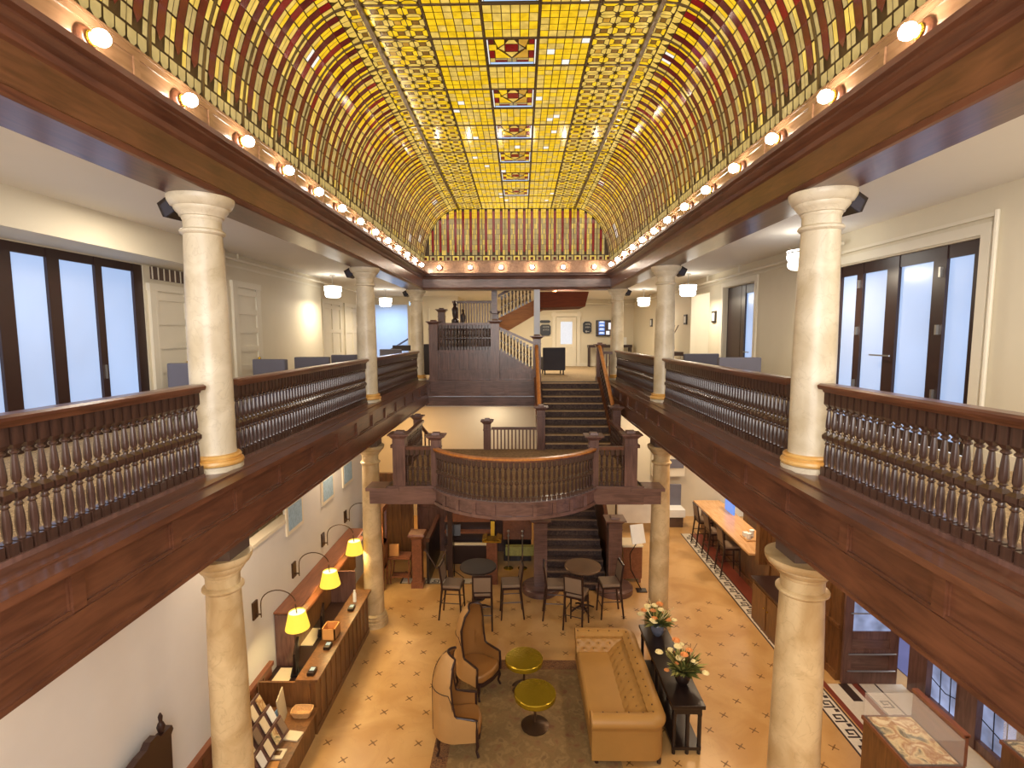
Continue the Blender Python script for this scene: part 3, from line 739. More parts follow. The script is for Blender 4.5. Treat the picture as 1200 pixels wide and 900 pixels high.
# ================================================================== UPPER FLIGHT
uf = T('upper_staircase', 'carpeted stair flight rising from the landing to the mezzanine between oak handrails', 'staircase', (1.57, 13, L0))
n = 9; rise = (M-.015-L0)/n; run = 2.65/n
pts = [(12.88, L0-.3)]
for k in range(n):
    pts += [(12.88+run*k, L0+rise*k+.0), (12.88+run*k, L0+rise*(k+1)-.03), (12.85+run*k, L0+rise*(k+1)-.03), (12.85+run*k, L0+rise*(k+1))]
pts += [(15.72, M-.015), (15.72, M-.4)]
MB().prism(pts, 'X', .74, 2.42).build('carpeted_steps', RUNNER, uf)
for k in range(n): MB().box(.745, 2.415, 12.845+run*k, 12.93+run*k, L0+rise*(k+1)-.028, L0+rise*(k+1)+.004).build('lit_step_edge', LIT_EDGE, uf)
for x, nme in ((.63, 'left'), (2.52, 'right')):
    MB().prism([(12.9, L0-.35), (12.9, L0+.25), (15.6, M+.12), (15.6, M-.45)], 'X', x-.10, x+.10).build('stringer', WD, uf)
    newel(uf, x, 12.9, L0-.1, 4.57, .2, .36)
    if x > 1: newel(uf, x, 15.75, M, 6.08, .2, .34)
    hr = MB(); dx = -.03
    hr.tube([(x+dx, 12.98, 4.40), (x+dx, 13.1, 4.43), (x+dx, 15.5, 5.93), (x+dx, 15.68, 5.97)], .055, 10); hr.build('handrail', WH, uf, True)
    for k in range(16):
        f = (k+.5)/16; baluster(uf, (x, 13.05+2.5*f, L0+.28+1.47*f), .82)

# ================================================================== LOWER FLIGHT
lf = T('lower_staircase', 'dark carpeted stair flight rising from the lobby floor under the bowed balcony', 'staircase', (1.5, 12.4, 0))
pts = [(12.3, 0)]
for k in range(11):
    pts += [(12.35+.29*k, .165*k), (12.35+.29*k, .165*(k+1)-.03), (12.32+.29*k, .165*(k+1)-.03), (12.32+.29*k, .165*(k+1))]
pts += [(17.4, 1.815), (17.4, 0)]
MB().prism(pts, 'X', .78, 2.25).build('carpeted_steps', RUNNER, lf)
for k in range(11): MB().box(.785, 2.245, 12.315+.29*k, 12.37+.29*k, .165*(k+1)-.028, .165*(k+1)+.004).build('lit_step_edge', RUNNER2, lf)
for x in (.60, 2.42):
    newel(lf, x, 12.35, 0, 1.88, .32, .50, WDX)
    MB().lathe(x, 12.3, [(.46, 0), (.46, .13), (.42, .15), (.40, .17)], 28).build('bullnose_step', WDX, lf, True)
    MB().prism([(12.5, 0), (12.5, .9), (15.5, 2.6), (15.5, 1.2), (15.5, 0)], 'X', x-.05, x+.05).build('side_panel', WD, lf)

# ================================================================== REAR LEFT STAIR (to the third floor)
us = T('third_floor_staircase', 'paneled dark wood staircase and landing rising to the floor above, rear left', 'staircase', (-1, 15.8, M))
mb = MB(); y0 = 15.62
mb.box(-2.8, .56, y0+.12, y0+.3, 4.15, 4.42); mb.box(-2.8, .56, y0+.02, y0+.3, 4.46, 4.90); mb.box(-2.8, .56, y0-.06, y0+.3, 4.89, 4.94)
mb.box(-2.8, .56, y0-.02, y0+.1, 4.46, 4.55); mb.box(-2.8, .56, y0-.02, y0+.1, 4.82, 4.89)
for x in (-2.75, -2.0, -1.2, -.38, .38): mb.box(x, x+.12, y0-.015, y0+.1, 4.55, 4.82)
mb.build('bridge_fascia', WDX, us)
mb = MB(); mb.box(-2.6, .56, 15.84, 15.92, 4.94, 5.2); mb.prism([(-2.6, 5.2), (.5, 5.2), (-.5, 5.84), (-2.6, 5.84)], 'Y', 15.86, 15.92)
mb.box(-2.6, .5, 15.80, 15.86, 5.16, 5.25); mb.box(-2.5, -.6, 15.79, 15.88, 5.78, 5.86)
for k in range(7): mb.box(-2.44+k*.29, -2.35+k*.29, 15.815, 15.87, 5.25, 5.79)
for k in range(6): mb.box(-2.30+k*.29, -2.20+k*.29, 15.845, 15.865, 5.31, 5.73)
for x, z in ((-.35, 5.72), (-.1, 5.56), (.12, 5.42), (.3, 5.3)): mb.box(x, x+.05, 15.84, 15.87, 5.23, z)
mb.prism([(-.55, 5.80), (-.55, 5.88), (.5, 5.26), (.5, 5.18)], 'Y', 15.82, 15.88)
mb.build('wall_panelling', WDZ, us)
newel(us, -2.54, 15.86, M, 6.78, .26, .42); newel(us, -.66, 15.86, M, 6.80, .26, .42); newel(us, .62, 15.95, M, 6.33, .24, .44)
newel(us, -.72, 17.3, 5.6, 7.15, .22, .38); newel(us, -2.52, 17.4, 5.6, 7.22, .22, .38)
MB().box(-2.42, -.78, 15.83, 15.91, 6.62, 6.69).build('landing_rail', WDX, us)
for k in range(17): baluster(us, (-2.33+k*.094, 15.87, 5.86), .91)
mb = MB(); mb.prism([(-.56, 6.50), (-.56, 6.58), (.52, 6.10), (.52, 6.02)], 'Y', 15.84, 15.92); mb.build('sloping_rail', WDX, us)
for k in range(10):
    f = (k+.5)/10; baluster(us, (-.52+1.0*f, 15.88, 5.84-.60*f), .82)
MB().box(-2.6, -.5, 15.92, 17.5, 5.58, 5.66).build('landing_floor', RUNNER, us)
MB().box(-2.42, -.8, 17.42, 17.48, 5.66, 6.66).build('landing_back_panel', WDZ, us)
pts = [(.5, 4.9)]
for k in range(4): pts += [(.5-.26*k, 4.9+.19*(k+1)), (.5-.26*(k+1), 4.9+.19*(k+1))]
pts += [(-.54, 4.9)]
MB().prism(pts, 'Y', 15.95, 17.2).build('lower_steps', RUNNER, us)
# flight up to the right behind
mb = MB(); mb.prism([(-.62, 6.50), (-.35, 6.42), (.75, 7.06), (1.3, 7.40), (1.3, 7.8), (.62, 7.48), (-.62, 6.86)], 'Y', 17.2, 17.32); mb.build('rising_stringer', wood('orange_stringer_wood', srgb(150, 90, 42), srgb(190, 124, 64), .6, 'X', coat=0), us)
mb = MB(); mb.prism([(-.62, 7.55), (-.62, 7.64), (.3, 8.2), (.6, 8.2)], 'Y', 17.2, 17.3); mb.build('rising_rail', WDX, us)
for k in range(9): 
    f = k/9; baluster(us, (-.5+1.05*f, 17.26, 6.90+.55*f), .82)
MB().box(-2.3, -.8, 18.4, 18.5, 7.44, 7.52).build('rear_rail', WDX, us)
mb = MB()
for k in range(15): mb.box(-2.22+k*.097, -2.22+k*.097+.04, 18.43, 18.47, 6.70, 7.45)
mb.build('rear_slats', WDZ, us)
MB().box(-2.5, -.7, 17.5, 18.5, 6.6, 6.7).build('upper_landing_floor', WDX, us)
mb = MB(); mb.box(.53, .71, 15.9, 16.06, 6.33, 7.70); mb.build('square_post', plain('pale_grey_paint', srgb(186, 194, 214), .4), us)
mb = MB(); mb.box(-.8, -.62, 16.5, 16.62, 7.0, 7.9); mb.build('hanging_newel', WDX, us)
tag(centre(MB().prism([(.72, 7.66), (.72, 7.16), (2.15, 7.20), (2.26, 7.66)], 'Y', 16.4, 18.2).build('stair_soffit', wood('russet_wood', srgb(92, 36, 8), srgb(112, 48, 14), .85, 'X', coat=0))), 'russet wood underside of the upper stair hanging beneath the rear beam', 'stair soffit')
cv = T('carved_finial_post', 'tall carved dark post with small finials on the rear stair landing', 'carved post', (-2.02, 17.0, 5.66))
MB().lathe(-2.02, 17, [(.11, 0), (.11, .9), (.09, .95), (.12, 1.0), (.12, 1.15), (.07, 1.2), (.10, 1.35), (.11, 1.5), (.05, 1.6), (.07, 1.66), (.02, 1.78)], 10, None, 5.66).build('carved_post', EBON, cv, True)
MB().lathe(-1.76, 17, [(.08, 0), (.08, .9), (.10, .95), (.05, 1.05), (.09, 1.25), (.03, 1.4), (.05, 1.46), (.01, 1.52)], 10, None, 5.66).build('side_post', EBON, cv, True)

# ================================================================== MEZZANINE WINDOWS AND DOORS
def glazed(nme, x, y0, y1, z0, z1, posts, sx, head=.12):
    """dark framed glazing in the plane x (frame depth goes away from the hall); posts = list of (ya, yb)"""
    f = MB(); d = .07*sx
    a, b = sorted((x, x+d))
    f.box(a, b, y0, y1, z1-head, z1)
    for p, q in posts: f.box(a-.01, b+.01, p, q, z0, z1)
    f.box(a, b, y0, y1, z0, z0+.12)
    o = S(f, nme, EBON)
    ps = sorted(posts)
    for (p, q), (r, s2) in zip(ps[:-1], ps[1:]):
        g = MB(); e = x+.03*sx; g.box(min(e, e+.01*sx), max(e, e+.01*sx), q, r, z0+.1, z1-head+.01); g.build('frosted_pane', PANEB, o)
    return o
w = glazed('window_5', -5.93, 4.9, 8.27, 4.9, 7.44, [(4.9, 5.05), (5.45, 5.58), (5.93, 6.13), (6.6, 6.78), (7.35, 7.47), (8.08, 8.27)], -1)
MB().box(-5.92, -5.90, 7.40, 7.42, 5.7, 5.9).build('window_handle', STEEL, w)
w = glazed('door_1', 5.25, 5.9, 9.3, 4.9, 7.37, [(5.9, 6.02), (6.40, 6.60), (7.19, 7.41), (7.92, 8.06), (8.44, 8.6), (9.15, 9.3)], 1, .16)
MB().box(5.18, 5.20, 7.2, 7.6, 6.0, 6.02).build('lever_handle', STEEL, w)
mb = MB()
for y in (6.42, 7.94):
    for z in (5.5, 6.3, 7.0): mb.box(5.21, 5.24, y+.03, y+.06, z, z+.12)
mb.build('hinge', STEEL, w)
w = glazed('door_2', 5.30, 11.4, 13.1, 4.9, 7.45, [(11.4, 11.52), (12.1, 12.3), (12.32, 13.1)], 1, .2)
MB().box(5.22, 5.24, 11.7, 11.95, 5.9, 5.92).build('lever_handle', STEEL, w)
def panel_door(nme, face, x, y0, y1, z0, z1, npan, knob=None, tr=None, cols=1):
    """ivory panel door in plane x, seen from +x (face=1)"""
    mb = MB(); mb.box(x, x+.02, y0, y1, z0, z1)
    h = (z1-z0-.15)/npan; w = (y1-y0)/cols
    for c in range(cols+1): mb.box(x+.015, x+.052, y0+c*w-.06 if c else y0, y0+c*w+.06 if c < cols else y1, z0, z1)
    for k in range(npan+1): mb.box(x+.02, x+.048, y0, y1, z0+k*h, z0+k*h+.11)
    o = S(mb, nme, TRIMW)
    mb = MB(); mb.box(x, x+.05, y0-.12, y0, z0, z1+.12); mb.box(x, x+.05, y1, y1+.12, z0, z1+.12); mb.box(x, x+.06, y0-.14, y1+.14, z1, z1+.12); mb.build('door_casing', TRIMW, o)
    if knob: MB().ball((x+.07, knob, 5.85), .03).build('door_knob', BRASS, o, True)
    return o
o = panel_door('door_3', 1, -5.9, 8.45, 9.25, 4.9, 7.05, 5, 9.15)
g = MB(); g.box(-5.9, -5.87, 8.42, 9.3, 7.24, 7.44)
for k in range(6): g.box(-5.87, -5.86, 8.45+.14*k, 8.52+.14*k, 7.25, 7.43, TRIMW)
GO = MB(); GO.box(-5.9, -5.87, 8.42, 9.3, 7.24, 7.44); GO.build('vent_grille', GRILL, o)
g = MB()
for k in range(7): g.box(-5.87, -5.86, 8.42+.14*k, 8.44+.14*k, 7.24, 7.44)
g.build('grille_bar', TRIMW, o)
panel_door('door_4', 1, -5.38, 9.95, 10.75, 4.9, 7.25, 6, 10.65)
panel_door('door_5', 1, -5.9, 15.75, 17.2, 4.9, 7.3, 3, None, cols=2)
panel_door('door_6', 1, -5.9, 17.75, 19.2, 4.9, 7.3, 3, None, cols=2)
# far half-glazed door
mb = MB(); mb.box(1.73, 2.62, 23.36, 23.4, 4.9, 7.1); mb.box(1.93, 2.43, 23.34, 23.37, 4.9, 5.1); mb.box(1.93, 2.43, 23.34, 23.37, 5.75, 5.9); mb.box(1.73, 1.92, 23.335, 23.37, 4.9, 7.1); mb.box(2.44, 2.62, 23.335, 23.37, 4.9, 7.1); mb.box(1.93, 2.43, 23.34, 23.37, 6.92, 7.1)
o = S(mb, 'door_7', TRIMW)
MB().box(1.92, 2.44, 23.345, 23.355, 5.9, 6.9).build('curtained_pane', CURT, o)
mb = MB(); mb.box(1.55, 1.70, 23.33, 23.4, 4.9, 7.35); mb.box(2.65, 2.80, 23.33, 23.4, 4.9, 7.35); mb.box(1.5, 2.85, 23.32, 23.4, 7.13, 7.28); mb.box(1.5, 2.85, 23.3, 23.4, 7.5, 7.56); mb.build('door_casing', TRIMW, o)
# sloping handrail in the blue stair hall
tag(centre(MB().tube([(-6.6, 24.4, 5.3), (-4.6, 24.4, 6.5), (-4.2, 24.4, 6.55)], .04, 8).build('wall_handrail', GRILL)), 'sloping handrail on the blue-lit wall beyond the rear left opening', 'handrail')

# ceiling lamps
def lamp(x, y, label):
    t = T('drum_ceiling_lamp', label, 'ceiling lamp', (x, y, CZ))
    MB().lathe(0, 0, [(.07, -.02), (.07, 0)], 16).build('canopy', STEEL, t, True, False)
    MB().tube([(0, 0, -.3), (0, 0, -.01)], .008, 6).build('stem', STEEL, t, False, False)
    pr = [(.10, -.60)]
    mb = MB(); mb.lathe(0, 0, [(.15, -.58), (.19, -.55), (.20, -.50), (.19, -.45), (.20, -.44), (.215, -.40), (.21, -.34), (.215, -.33), (.215, -.30), (.12, -.29)], 24); mb.build('drum_shade', DRUM, t, True, False)
    MB().lathe(0, 0, [(.218, -.345), (.222, -.335), (.218, -.325)], 24).build('shade_band', STEEL, t, True, False)
lamp(-4.75, 13.5, 'glowing drum ceiling lamp over the left mezzanine, the nearer one'); lamp(-4.5, 17.8, 'glowing drum ceiling lamp over the left mezzanine, the farther one')
lamp(4.42, 8.1, 'glowing drum ceiling lamp over the right mezzanine, partly behind the nearest column')
lamp(4.45, 13.6, 'glowing drum ceiling lamp over the right mezzanine, beside the middle column'); lamp(4.4, 18.2, 'glowing drum ceiling lamp over the right mezzanine, the farthest one')
# speakers
for sx, s in ((-1, 'left'), (1, 'right')):
    for i in (1, 2, 3):
        t = T('wall_speaker', 'small black speaker under the %s cornice beam by the %s column' % (s, nm[i]), 'speaker', (sx*3.40, YC[i]+.05, 7.60))
        MB().cb((0, 0, 0), (.14, .24, .15), ry=sx*.45, rz=.25*sx).build('cabinet', BLACK, t, False, False)
        MB().cb((sx*.0, -.12, -.02), (.12, .02, .13), ry=sx*.45, rz=.25*sx).build('speaker_grille', DKGREY, t, False, False)
        MB().tube([(0, 0, 0), (0, 0, .14)], .015, 6).build('bracket', BLACK, t, False, False)
# pipes
for pts, hang, l in (([(-5.3, 9.5, 7.76), (-5.3, 16, 7.76), (-5.3, 20.8, 7.76)], [(-5.3, 10), (-5.3, 12.5), (-5.3, 15), (-5.3, 18)], 'ivory sprinkler pipe running below the left mezzanine ceiling'),
        ([(5.08, 8.2, 7.70), (5.08, 9, 7.68), (5.08, 23, 7.68)], [(5.08, 9.8), (5.08, 12), (5.08, 14), (5.08, 17), (5.08, 20)], 'ivory sprinkler pipe running along the right mezzanine wall'),
        ([(.8, 22.9, 7.66), (3, 22.9, 7.66), (5, 22.9, 7.66)], [(2, 22.9), (4, 22.9)], 'ivory sprinkler pipe crossing in front of the rear wall')):
    t = T('sprinkler_pipe', l, 'pipe', (pts[1][0], pts[1][1], 7.6)); MB().tube(pts, .028, 8).build('pipe', TRIMW, t, True)
    for hx, hy in hang: MB().box(hx-.012, hx+.012, hy-.012, hy+.012, pts[1][2], CZ).build('hanger', TRIMW, t)
tag(centre(MB().box(-4.15, -3.75, 19.9, 19.95, 7.45, 7.62).build('exit_sign', EXITM)), 'pale lit exit sign hanging over the rear left opening', 'sign')

# framed things on the far and right walls
tv = T('wall_television', 'wall television with blue and white slides on the rear wall beside the column', 'television', (3.98, 23.36, 6.24))
MB().box(3.5, 4.46, 23.3, 23.37, 6.24, 6.96).build('bezel', BLACK, tv)
MB().box(3.54, 4.42, 23.292, 23.3, 6.28, 6.92).build('display', plain('dark_screen', srgb(70, 50, 50), .2), tv)
mb = MB()
for z in (6.32, 6.49, 6.66, 6.80): mb.box(3.62, 3.88, 23.285, 23.293, z, z+.13 if z < 6.8 else z+.1)
mb.build('blue_menu_tile', SCREEN, tv)
mb = MB()
for z in (6.35, 6.52, 6.69, 6.83): mb.box(3.65, 3.85, 23.28, 23.286, z+.02, z+.05); mb.box(3.67, 3.83, 23.28, 23.286, z+.06, z+.08)
mb.box(3.95, 4.1, 23.28, 23.29, 6.32, 6.48); mb.box(4.05, 4.25, 23.28, 23.29, 6.55, 6.85); mb.box(4.2, 4.36, 23.28, 23.29, 6.4, 6.5)
mb.build('white_picture', SCRW, tv)
def roundsign(x0, x1, z0, z1, c):
    return [(x0+c, z0), (x1-c, z0), (x1, z0+c), (x1, z1-c), (x1-c, z1), (x0+c, z1), (x0, z1-c), (x0, z0+c)]
def sign(x0, x1, z0, z1, label, lines, arrow=True):
    t = T('slate_sign', label, 'sign', ((x0+x1)/2, 23.36, z0))
    MB().prism(roundsign(x0, x1, z0, z1, .08), 'Y', 23.33, 23.37).build('board', SLATE, t)
    mb = MB(); w = x1-x0; h = z1-z0
    for i in range(lines):
        zc = z1-h*(.22+.26*i); r = random.Random(i+3); p = []
        for k in range(13): p.append((x0+w*(.28+.045*k), 23.325, zc+(.05 if k % 2 else -.035)*(.6+.5*r.random())))
        mb.tube(p, .008, 5)
    if arrow: mb.tube([(x0+w*.72, 23.325, z0+h*.16), (x0+w*.32, 23.325, z0+h*.16)], .01, 5); mb.tube([(x0+w*.42, 23.325, z0+h*.24), (x0+w*.32, 23.325, z0+h*.16), (x0+w*.42, 23.325, z0+h*.08)], .01, 5)
    mb.build('chalk_lettering', WPAPER, t)
sign(2.95-.03, 3.62-.32, 6.38, 6.90, 'dark slate sign with chalk writing and arrow right of the curtained door', 2)
sign(1.0, 1.48, 6.28, 6.78, 'dark slate sign with chalk lines left of the curtained door', 2, False)
tag(centre(MB().prism(roundsign(.98, 1.46, 6.85, 6.97, .05), 'Y', 23.33, 23.37).build('small_sign', SLATE)), 'narrow dark plaque above the sign left of the curtained door', 'plaque')
for y, z, lab in ((13.7, 6.62, 'small dark framed notice beside the black glazed door on the right mezzanine'), (16.05, 6.62, 'small dark framed notice between the white opening and the middle right column'), (20.2, 6.62, 'small dark framed notice farthest along the right mezzanine wall')):
    t = T('framed_notice', lab, 'picture', (5.19, y, z))
    MB().box(5.16, 5.2, y-.13, y+.13, z, z+.3).build('frame', BLACK, t); MB().box(5.155, 5.162, y-.08, y+.08, z+.05, z+.25).build('paper', WPAPER, t)

# mezzanine seating
def lounge(x, y, label, rz=0, w=.66, fab=None, sofa=False):
    t = T('lounge_chair', label, 'armchair', (x, y, 4.9), rz); fab = fab or GREYF
    MB().box(-w/2, w/2, -.32, -.20, .16, .97).build('backrest', fab, t, False, False, bevel=.02)
    MB().box(-w/2+.08, w/2-.08, -.2, .34, .26, .44).build('seat', fab, t, False, False, bevel=.03)
    for s in (-1, 1):
        MB().box(s*w/2-.09*(s > 0), s*w/2+.09*(s < 0), -.22, .34, .16, .62).build('arm', fab, t, False, False, bevel=.02)
        MB().box(s*(w/2-.07)-.02, s*(w/2-.07)+.02, -.29, -.25, 0, .16).build('leg', BLACK, t, False, False); MB().box(s*(w/2-.07)-.02, s*(w/2-.07)+.02, .28, .32, 0, .16).build('leg', BLACK, t, False, False)
lounge(-4.62, 10.0, 'grey square-backed armchair on the left mezzanine, first beyond the nearest column', -.1)
lounge(-4.25, 11.0, 'grey square-backed armchair on the left mezzanine, tallest in the row before the middle column', .05, .72)
lounge(-3.95, 12.2, 'grey square-backed armchair on the left mezzanine, half hidden by the middle column', .05)
lounge(-5.4, 8.7, 'grey armchair by the ivory panel door, mostly hidden behind the nearest left column', .2)
lounge(-4.1, 17.0, 'grey square-backed armchair near the rear left opening', 0, .7)
lounge(4.35, 10.3, 'grey square-backed armchair in front of the black glazed door on the right mezzanine', -.05, .8)
lounge(4.3, 12.3, 'grey square-backed armchair before the white opening on the right mezzanine', 0, .8)
lounge(1.28, 18.6, 'dark charcoal armchair at the top of the stairs', .1, .8, DKGREY)
# small tables upstairs
t = T('console_table', 'small dark console table by the right mezzanine wall behind the middle column', 'table', (4.85, 16.4, 4.9))
MB().box(4.65, 5.1, 15.9, 17.0, 5.66, 5.78).build('tabletop', EBON, t)
for x in (4.69, 5.06):
    for y in (15.95, 16.95): MB().box(x-.02, x+.02, y-.02, y+.02, 4.9, 5.66).build('leg', STEEL, t)
t = T('vase', 'slender pale vase with dried twigs on the small console table upstairs', 'vase', (4.8, 16.1, 5.78))
MB().lathe(4.8, 16.1, [(.05, 0), (.09, .1), (.05, .25), (.03, .32), (.05, .34)], 16, None, 5.78).build('body', MARB, t, True)
mb = MB()
for k in range(7): a = k*.9; mb.tube([(4.8, 16.1, 6.05), (4.8+.07*cos(a), 16.1+.07*sin(a), 6.35), (4.8+.2*cos(a), 16.1+.2*sin(a), 6.6)], .008, 4)
mb.build('dried_twigs', GRILL, t)
t = T('console_table', 'dark console table on the rear mezzanine right of the stair head', 'table', (4.1, 22.9, 4.9))
MB().box(3.1, 5.0, 22.7, 23.2, 5.75, 5.87).build('tabletop', EBON, t)
for x in (3.15, 4.95):
    for y in (22.75, 23.15): MB().box(x-.03, x+.03, y-.03, y+.03, 4.9, 5.75).build('leg', EBON, t)
tag(centre(MB().box(4.52, 4.8, 22.95, 22.97, 5.87, 6.2).build('table_card', WPAPER)), 'white card standing on the rear console table', 'card')
t = T('balustrade', 'short slatted rail behind the right stair-head newel', 'railing', (3.0, 18, 4.9))
MB().box(2.62, 3.25, 15.95, 16.02, 5.72, 5.80).build('top_rail', WDX, t)
mb = MB()
for k in range(7): mb.box(2.66+k*.09, 2.70+k*.09, 15.97, 16.0, 4.92, 5.73)
mb.build('slats', WDZ, t)
t = T('dark_cabinet', 'low black cabinet between the farthest left column and the paneled stair', 'cabinet', (-3.2, 18.5, 4.9))
MB().box(-3.4, -2.95, 18.4, 18.8, 4.9, 5.95).build('body', BLACK, t); MB().box(-3.45, -2.9, 18.35, 18.85, 5.95, 6.0).build('top', EBON, t)
t = T('side_table', 'low black table near the rear left opening', 'table', (-4.1, 19.2, 4.9))
MB().box(-4.6, -3.6, 19.0, 19.5, 5.75, 5.95).build('tabletop', BLACK, t)
for x in (-4.55, -3.65):
    for y in (19.05, 19.45): MB().box(x-.03, x+.03, y-.03, y+.03, 4.9, 5.75).build('leg', BLACK, t)

# ================================================================== LOBBY FURNITURE
# rug
rg = T('area_rug', 'worn olive and rust patterned rug under the sofa and chairs', 'rug', (.2, 7.2, 0))
MB().box(-1.22, 1.6, 5.0, 9.50, .004, .016).build('field', RUG, rg)
mb = MB(); mb.box(-1.22, 1.6, 9.22, 9.50, .016, .018); mb.box(-1.22, -.98, 5.0, 9.22, .016, .018); mb.build('border', RUGB, rg)

# chesterfield sofa (faces -x)
so = T('chesterfield_sofa', 'tan button-tufted rolled-arm sofa on the rug', 'sofa', (1.7, 8.2, 0))
SX0, SX1, SY0, SY1 = 1.13, 2.30, 6.98, 9.46
MB().box(SX0+.03, SX1-.2, SY0+.07, SY1-.07, .07, .30).build('base', LEATH, so, bevel=.02)
MB().box(SX0+.02, SX1-.40, SY0+.22, SY1-.22, .28, .44).build('seat_cushion', LEATH, so, True, bevel=.05)
# path of the roll: near arm -> back -> far arm, tops at z .74
def sofa_roll():
    path = []; r = .10; cx = SX1-.18; a0 = SY0+.15; a1 = SY1-.15; nrmls = []
    nA = 26
    for k in range(nA): path.append((SX0+.02+(cx-.1-SX0-.02)*k/(nA-1), a0, 0, 1))
    for k in range(1, 8): a = PI/2*k/8; path.append((cx-.1+.1*sin(a), a0+.1-.1*cos(a), -sin(a), cos(a)))
    nB = 60
    for k in range(nB): path.append((cx, a0+.1+(a1-a0-.2)*k/(nB-1), -1, 0))
    for k in range(1, 8): a = PI/2*k/8; path.append((cx-.1+.1*cos(a), a1-.1+.1*sin(a), -cos(a), -sin(a)))
    for k in range(nA): path.append((cx-.1-(cx-.1-SX0-.02)*k/(nA-1), a1, 0, -1))
    # profile: (inward offset, z), from seat inside up, over the roll, down outside
    prof = []
    for k in range(12): f = k/11; prof.append((.10+.26*(1-f**1.9), .36+.27*f))
    for k in range(1, 15): a = -.35+(PI+1.1)*k/14; prof.append((-.02+.125*cos(a), .645+.105*sin(a)))
    prof += [(-.10, .52), (-.10, .30), (-.10, .08)]
    vs = []; fs = []; S_ = 0; last = None; btn = []
    seglen = [0]
    for i in range(1, len(path)): seglen.append(seglen[-1]+math.hypot(path[i][0]-path[i-1][0], path[i][1]-path[i-1][1]))
    plen = [0]
    for i in range(1, len(prof)): plen.append(plen[-1]+math.hypot(prof[i][0]-prof[i-1][0], prof[i][1]-prof[i-1][1]))
    A, B = .19, .13
    for i, (x, y, nx, ny) in enumerate(path):
        for j, (o_, z) in enumerate(prof):
            d = 0
            if plen[j] < .46:
                best = 9
                rr = plen[j]/B
                for rw in (math.floor(rr), math.floor(rr)+1):
                    ph = .5 if rw % 2 else 0
                    uu = seglen[i]/A-ph; du = (uu-round(uu))*A; dv = (rr-rw)*B
                    best = min(best, math.hypot(du, dv))
                d = .045*math.exp(-(best/.034)**2)-.014
            if j < 12: o_ = .10+(o_-.10)*(.45+.75*abs(nx))
            vs.append((x+nx*(o_-d*(1 if j < 20 else .3)), y+ny*(o_-d*(1 if j < 20 else .3)), z-(d if 12 <= j <= 20 else 0)))
    m = len(prof)
    for i in range(len(path)-1):
        for j in range(m-1): fs.append((i*m+j, (i+1)*m+j, (i+1)*m+j+1, i*m+j+1))
    fs.append(tuple(range(m))); fs.append(tuple((len(path)-1)*m+j for j in range(m-1, -1, -1)))
    MB().add(vs, fs).build('tufted_back_and_arms', LEATH, so, True)
    nb = [0]; L = seglen[-1]
    bo_ = MB().ball((0, 0, 0), .015, None, 8, 5).build('tufting_button', LEATHD, None, True, False); BTN = bo_.data; bpy.data.objects.remove(bo_)
    for rw in range(0, 5):
        ph = .5 if rw % 2 else 0; k = 0
        while (k+ph)*A < L:
            s_ = (k+ph)*A; i = min(range(len(seglen)), key=lambda q: abs(seglen[q]-s_)); j = min(range(m), key=lambda q: abs(plen[q]-rw*B))
            if rw > 0:
                v = vs[i*m+j]; o = bpy.data.objects.new('tufting_button', BTN); COL.objects.link(o); o.parent = so; o.location = Vector(v)-ORG[so]; nb[0] += 1
            k += 1
sofa_roll()
for y in (SY0+.15, SY1-.15):
    mb = MB(); mb.lathe(0, 0, [(.001, -.02), (.115, -.015), (.125, 0), (.125, .02)], 20); mb.v = [(SX0+.03-v[2], y+v[0], .64+v[1]) for v in mb.v]; mb.build('arm_scroll', LEATH, so, True)
for x in (SX0+.1, SX1-.15):
    for y in (SY0+.12, SY1-.12): MB().lathe(x, y, [(.03, 0), (.035, .04), (.03, .08)], 10).build('foot', EBON, so, True)

# console table behind the sofa
ct = T('console_table', 'long black console table with posts behind the sofa', 'table', (2.6, 8.3, 0))
MB().box(2.36, 2.86, 7.22, 9.40, .76, .82).build('tabletop', BLACK, ct, bevel=.008)
MB().box(2.40, 2.82, 7.26, 9.36, .66, .76).build('apron', BLACK, ct)
MB().box(2.40, 2.82, 7.26, 9.36, .08, .13).build('lower_shelf', BLACK, ct)
for y in (7.30, 8.3, 9.32):
    for x in (2.42, 2.62, 2.80): MB().lathe(x, y, [(.028, 0), (.03, .08), (.035, .12), (.03, .16), (.03, .6), (.038, .64), (.028, .68)], 12).build('leg', BLACK, ct, True)
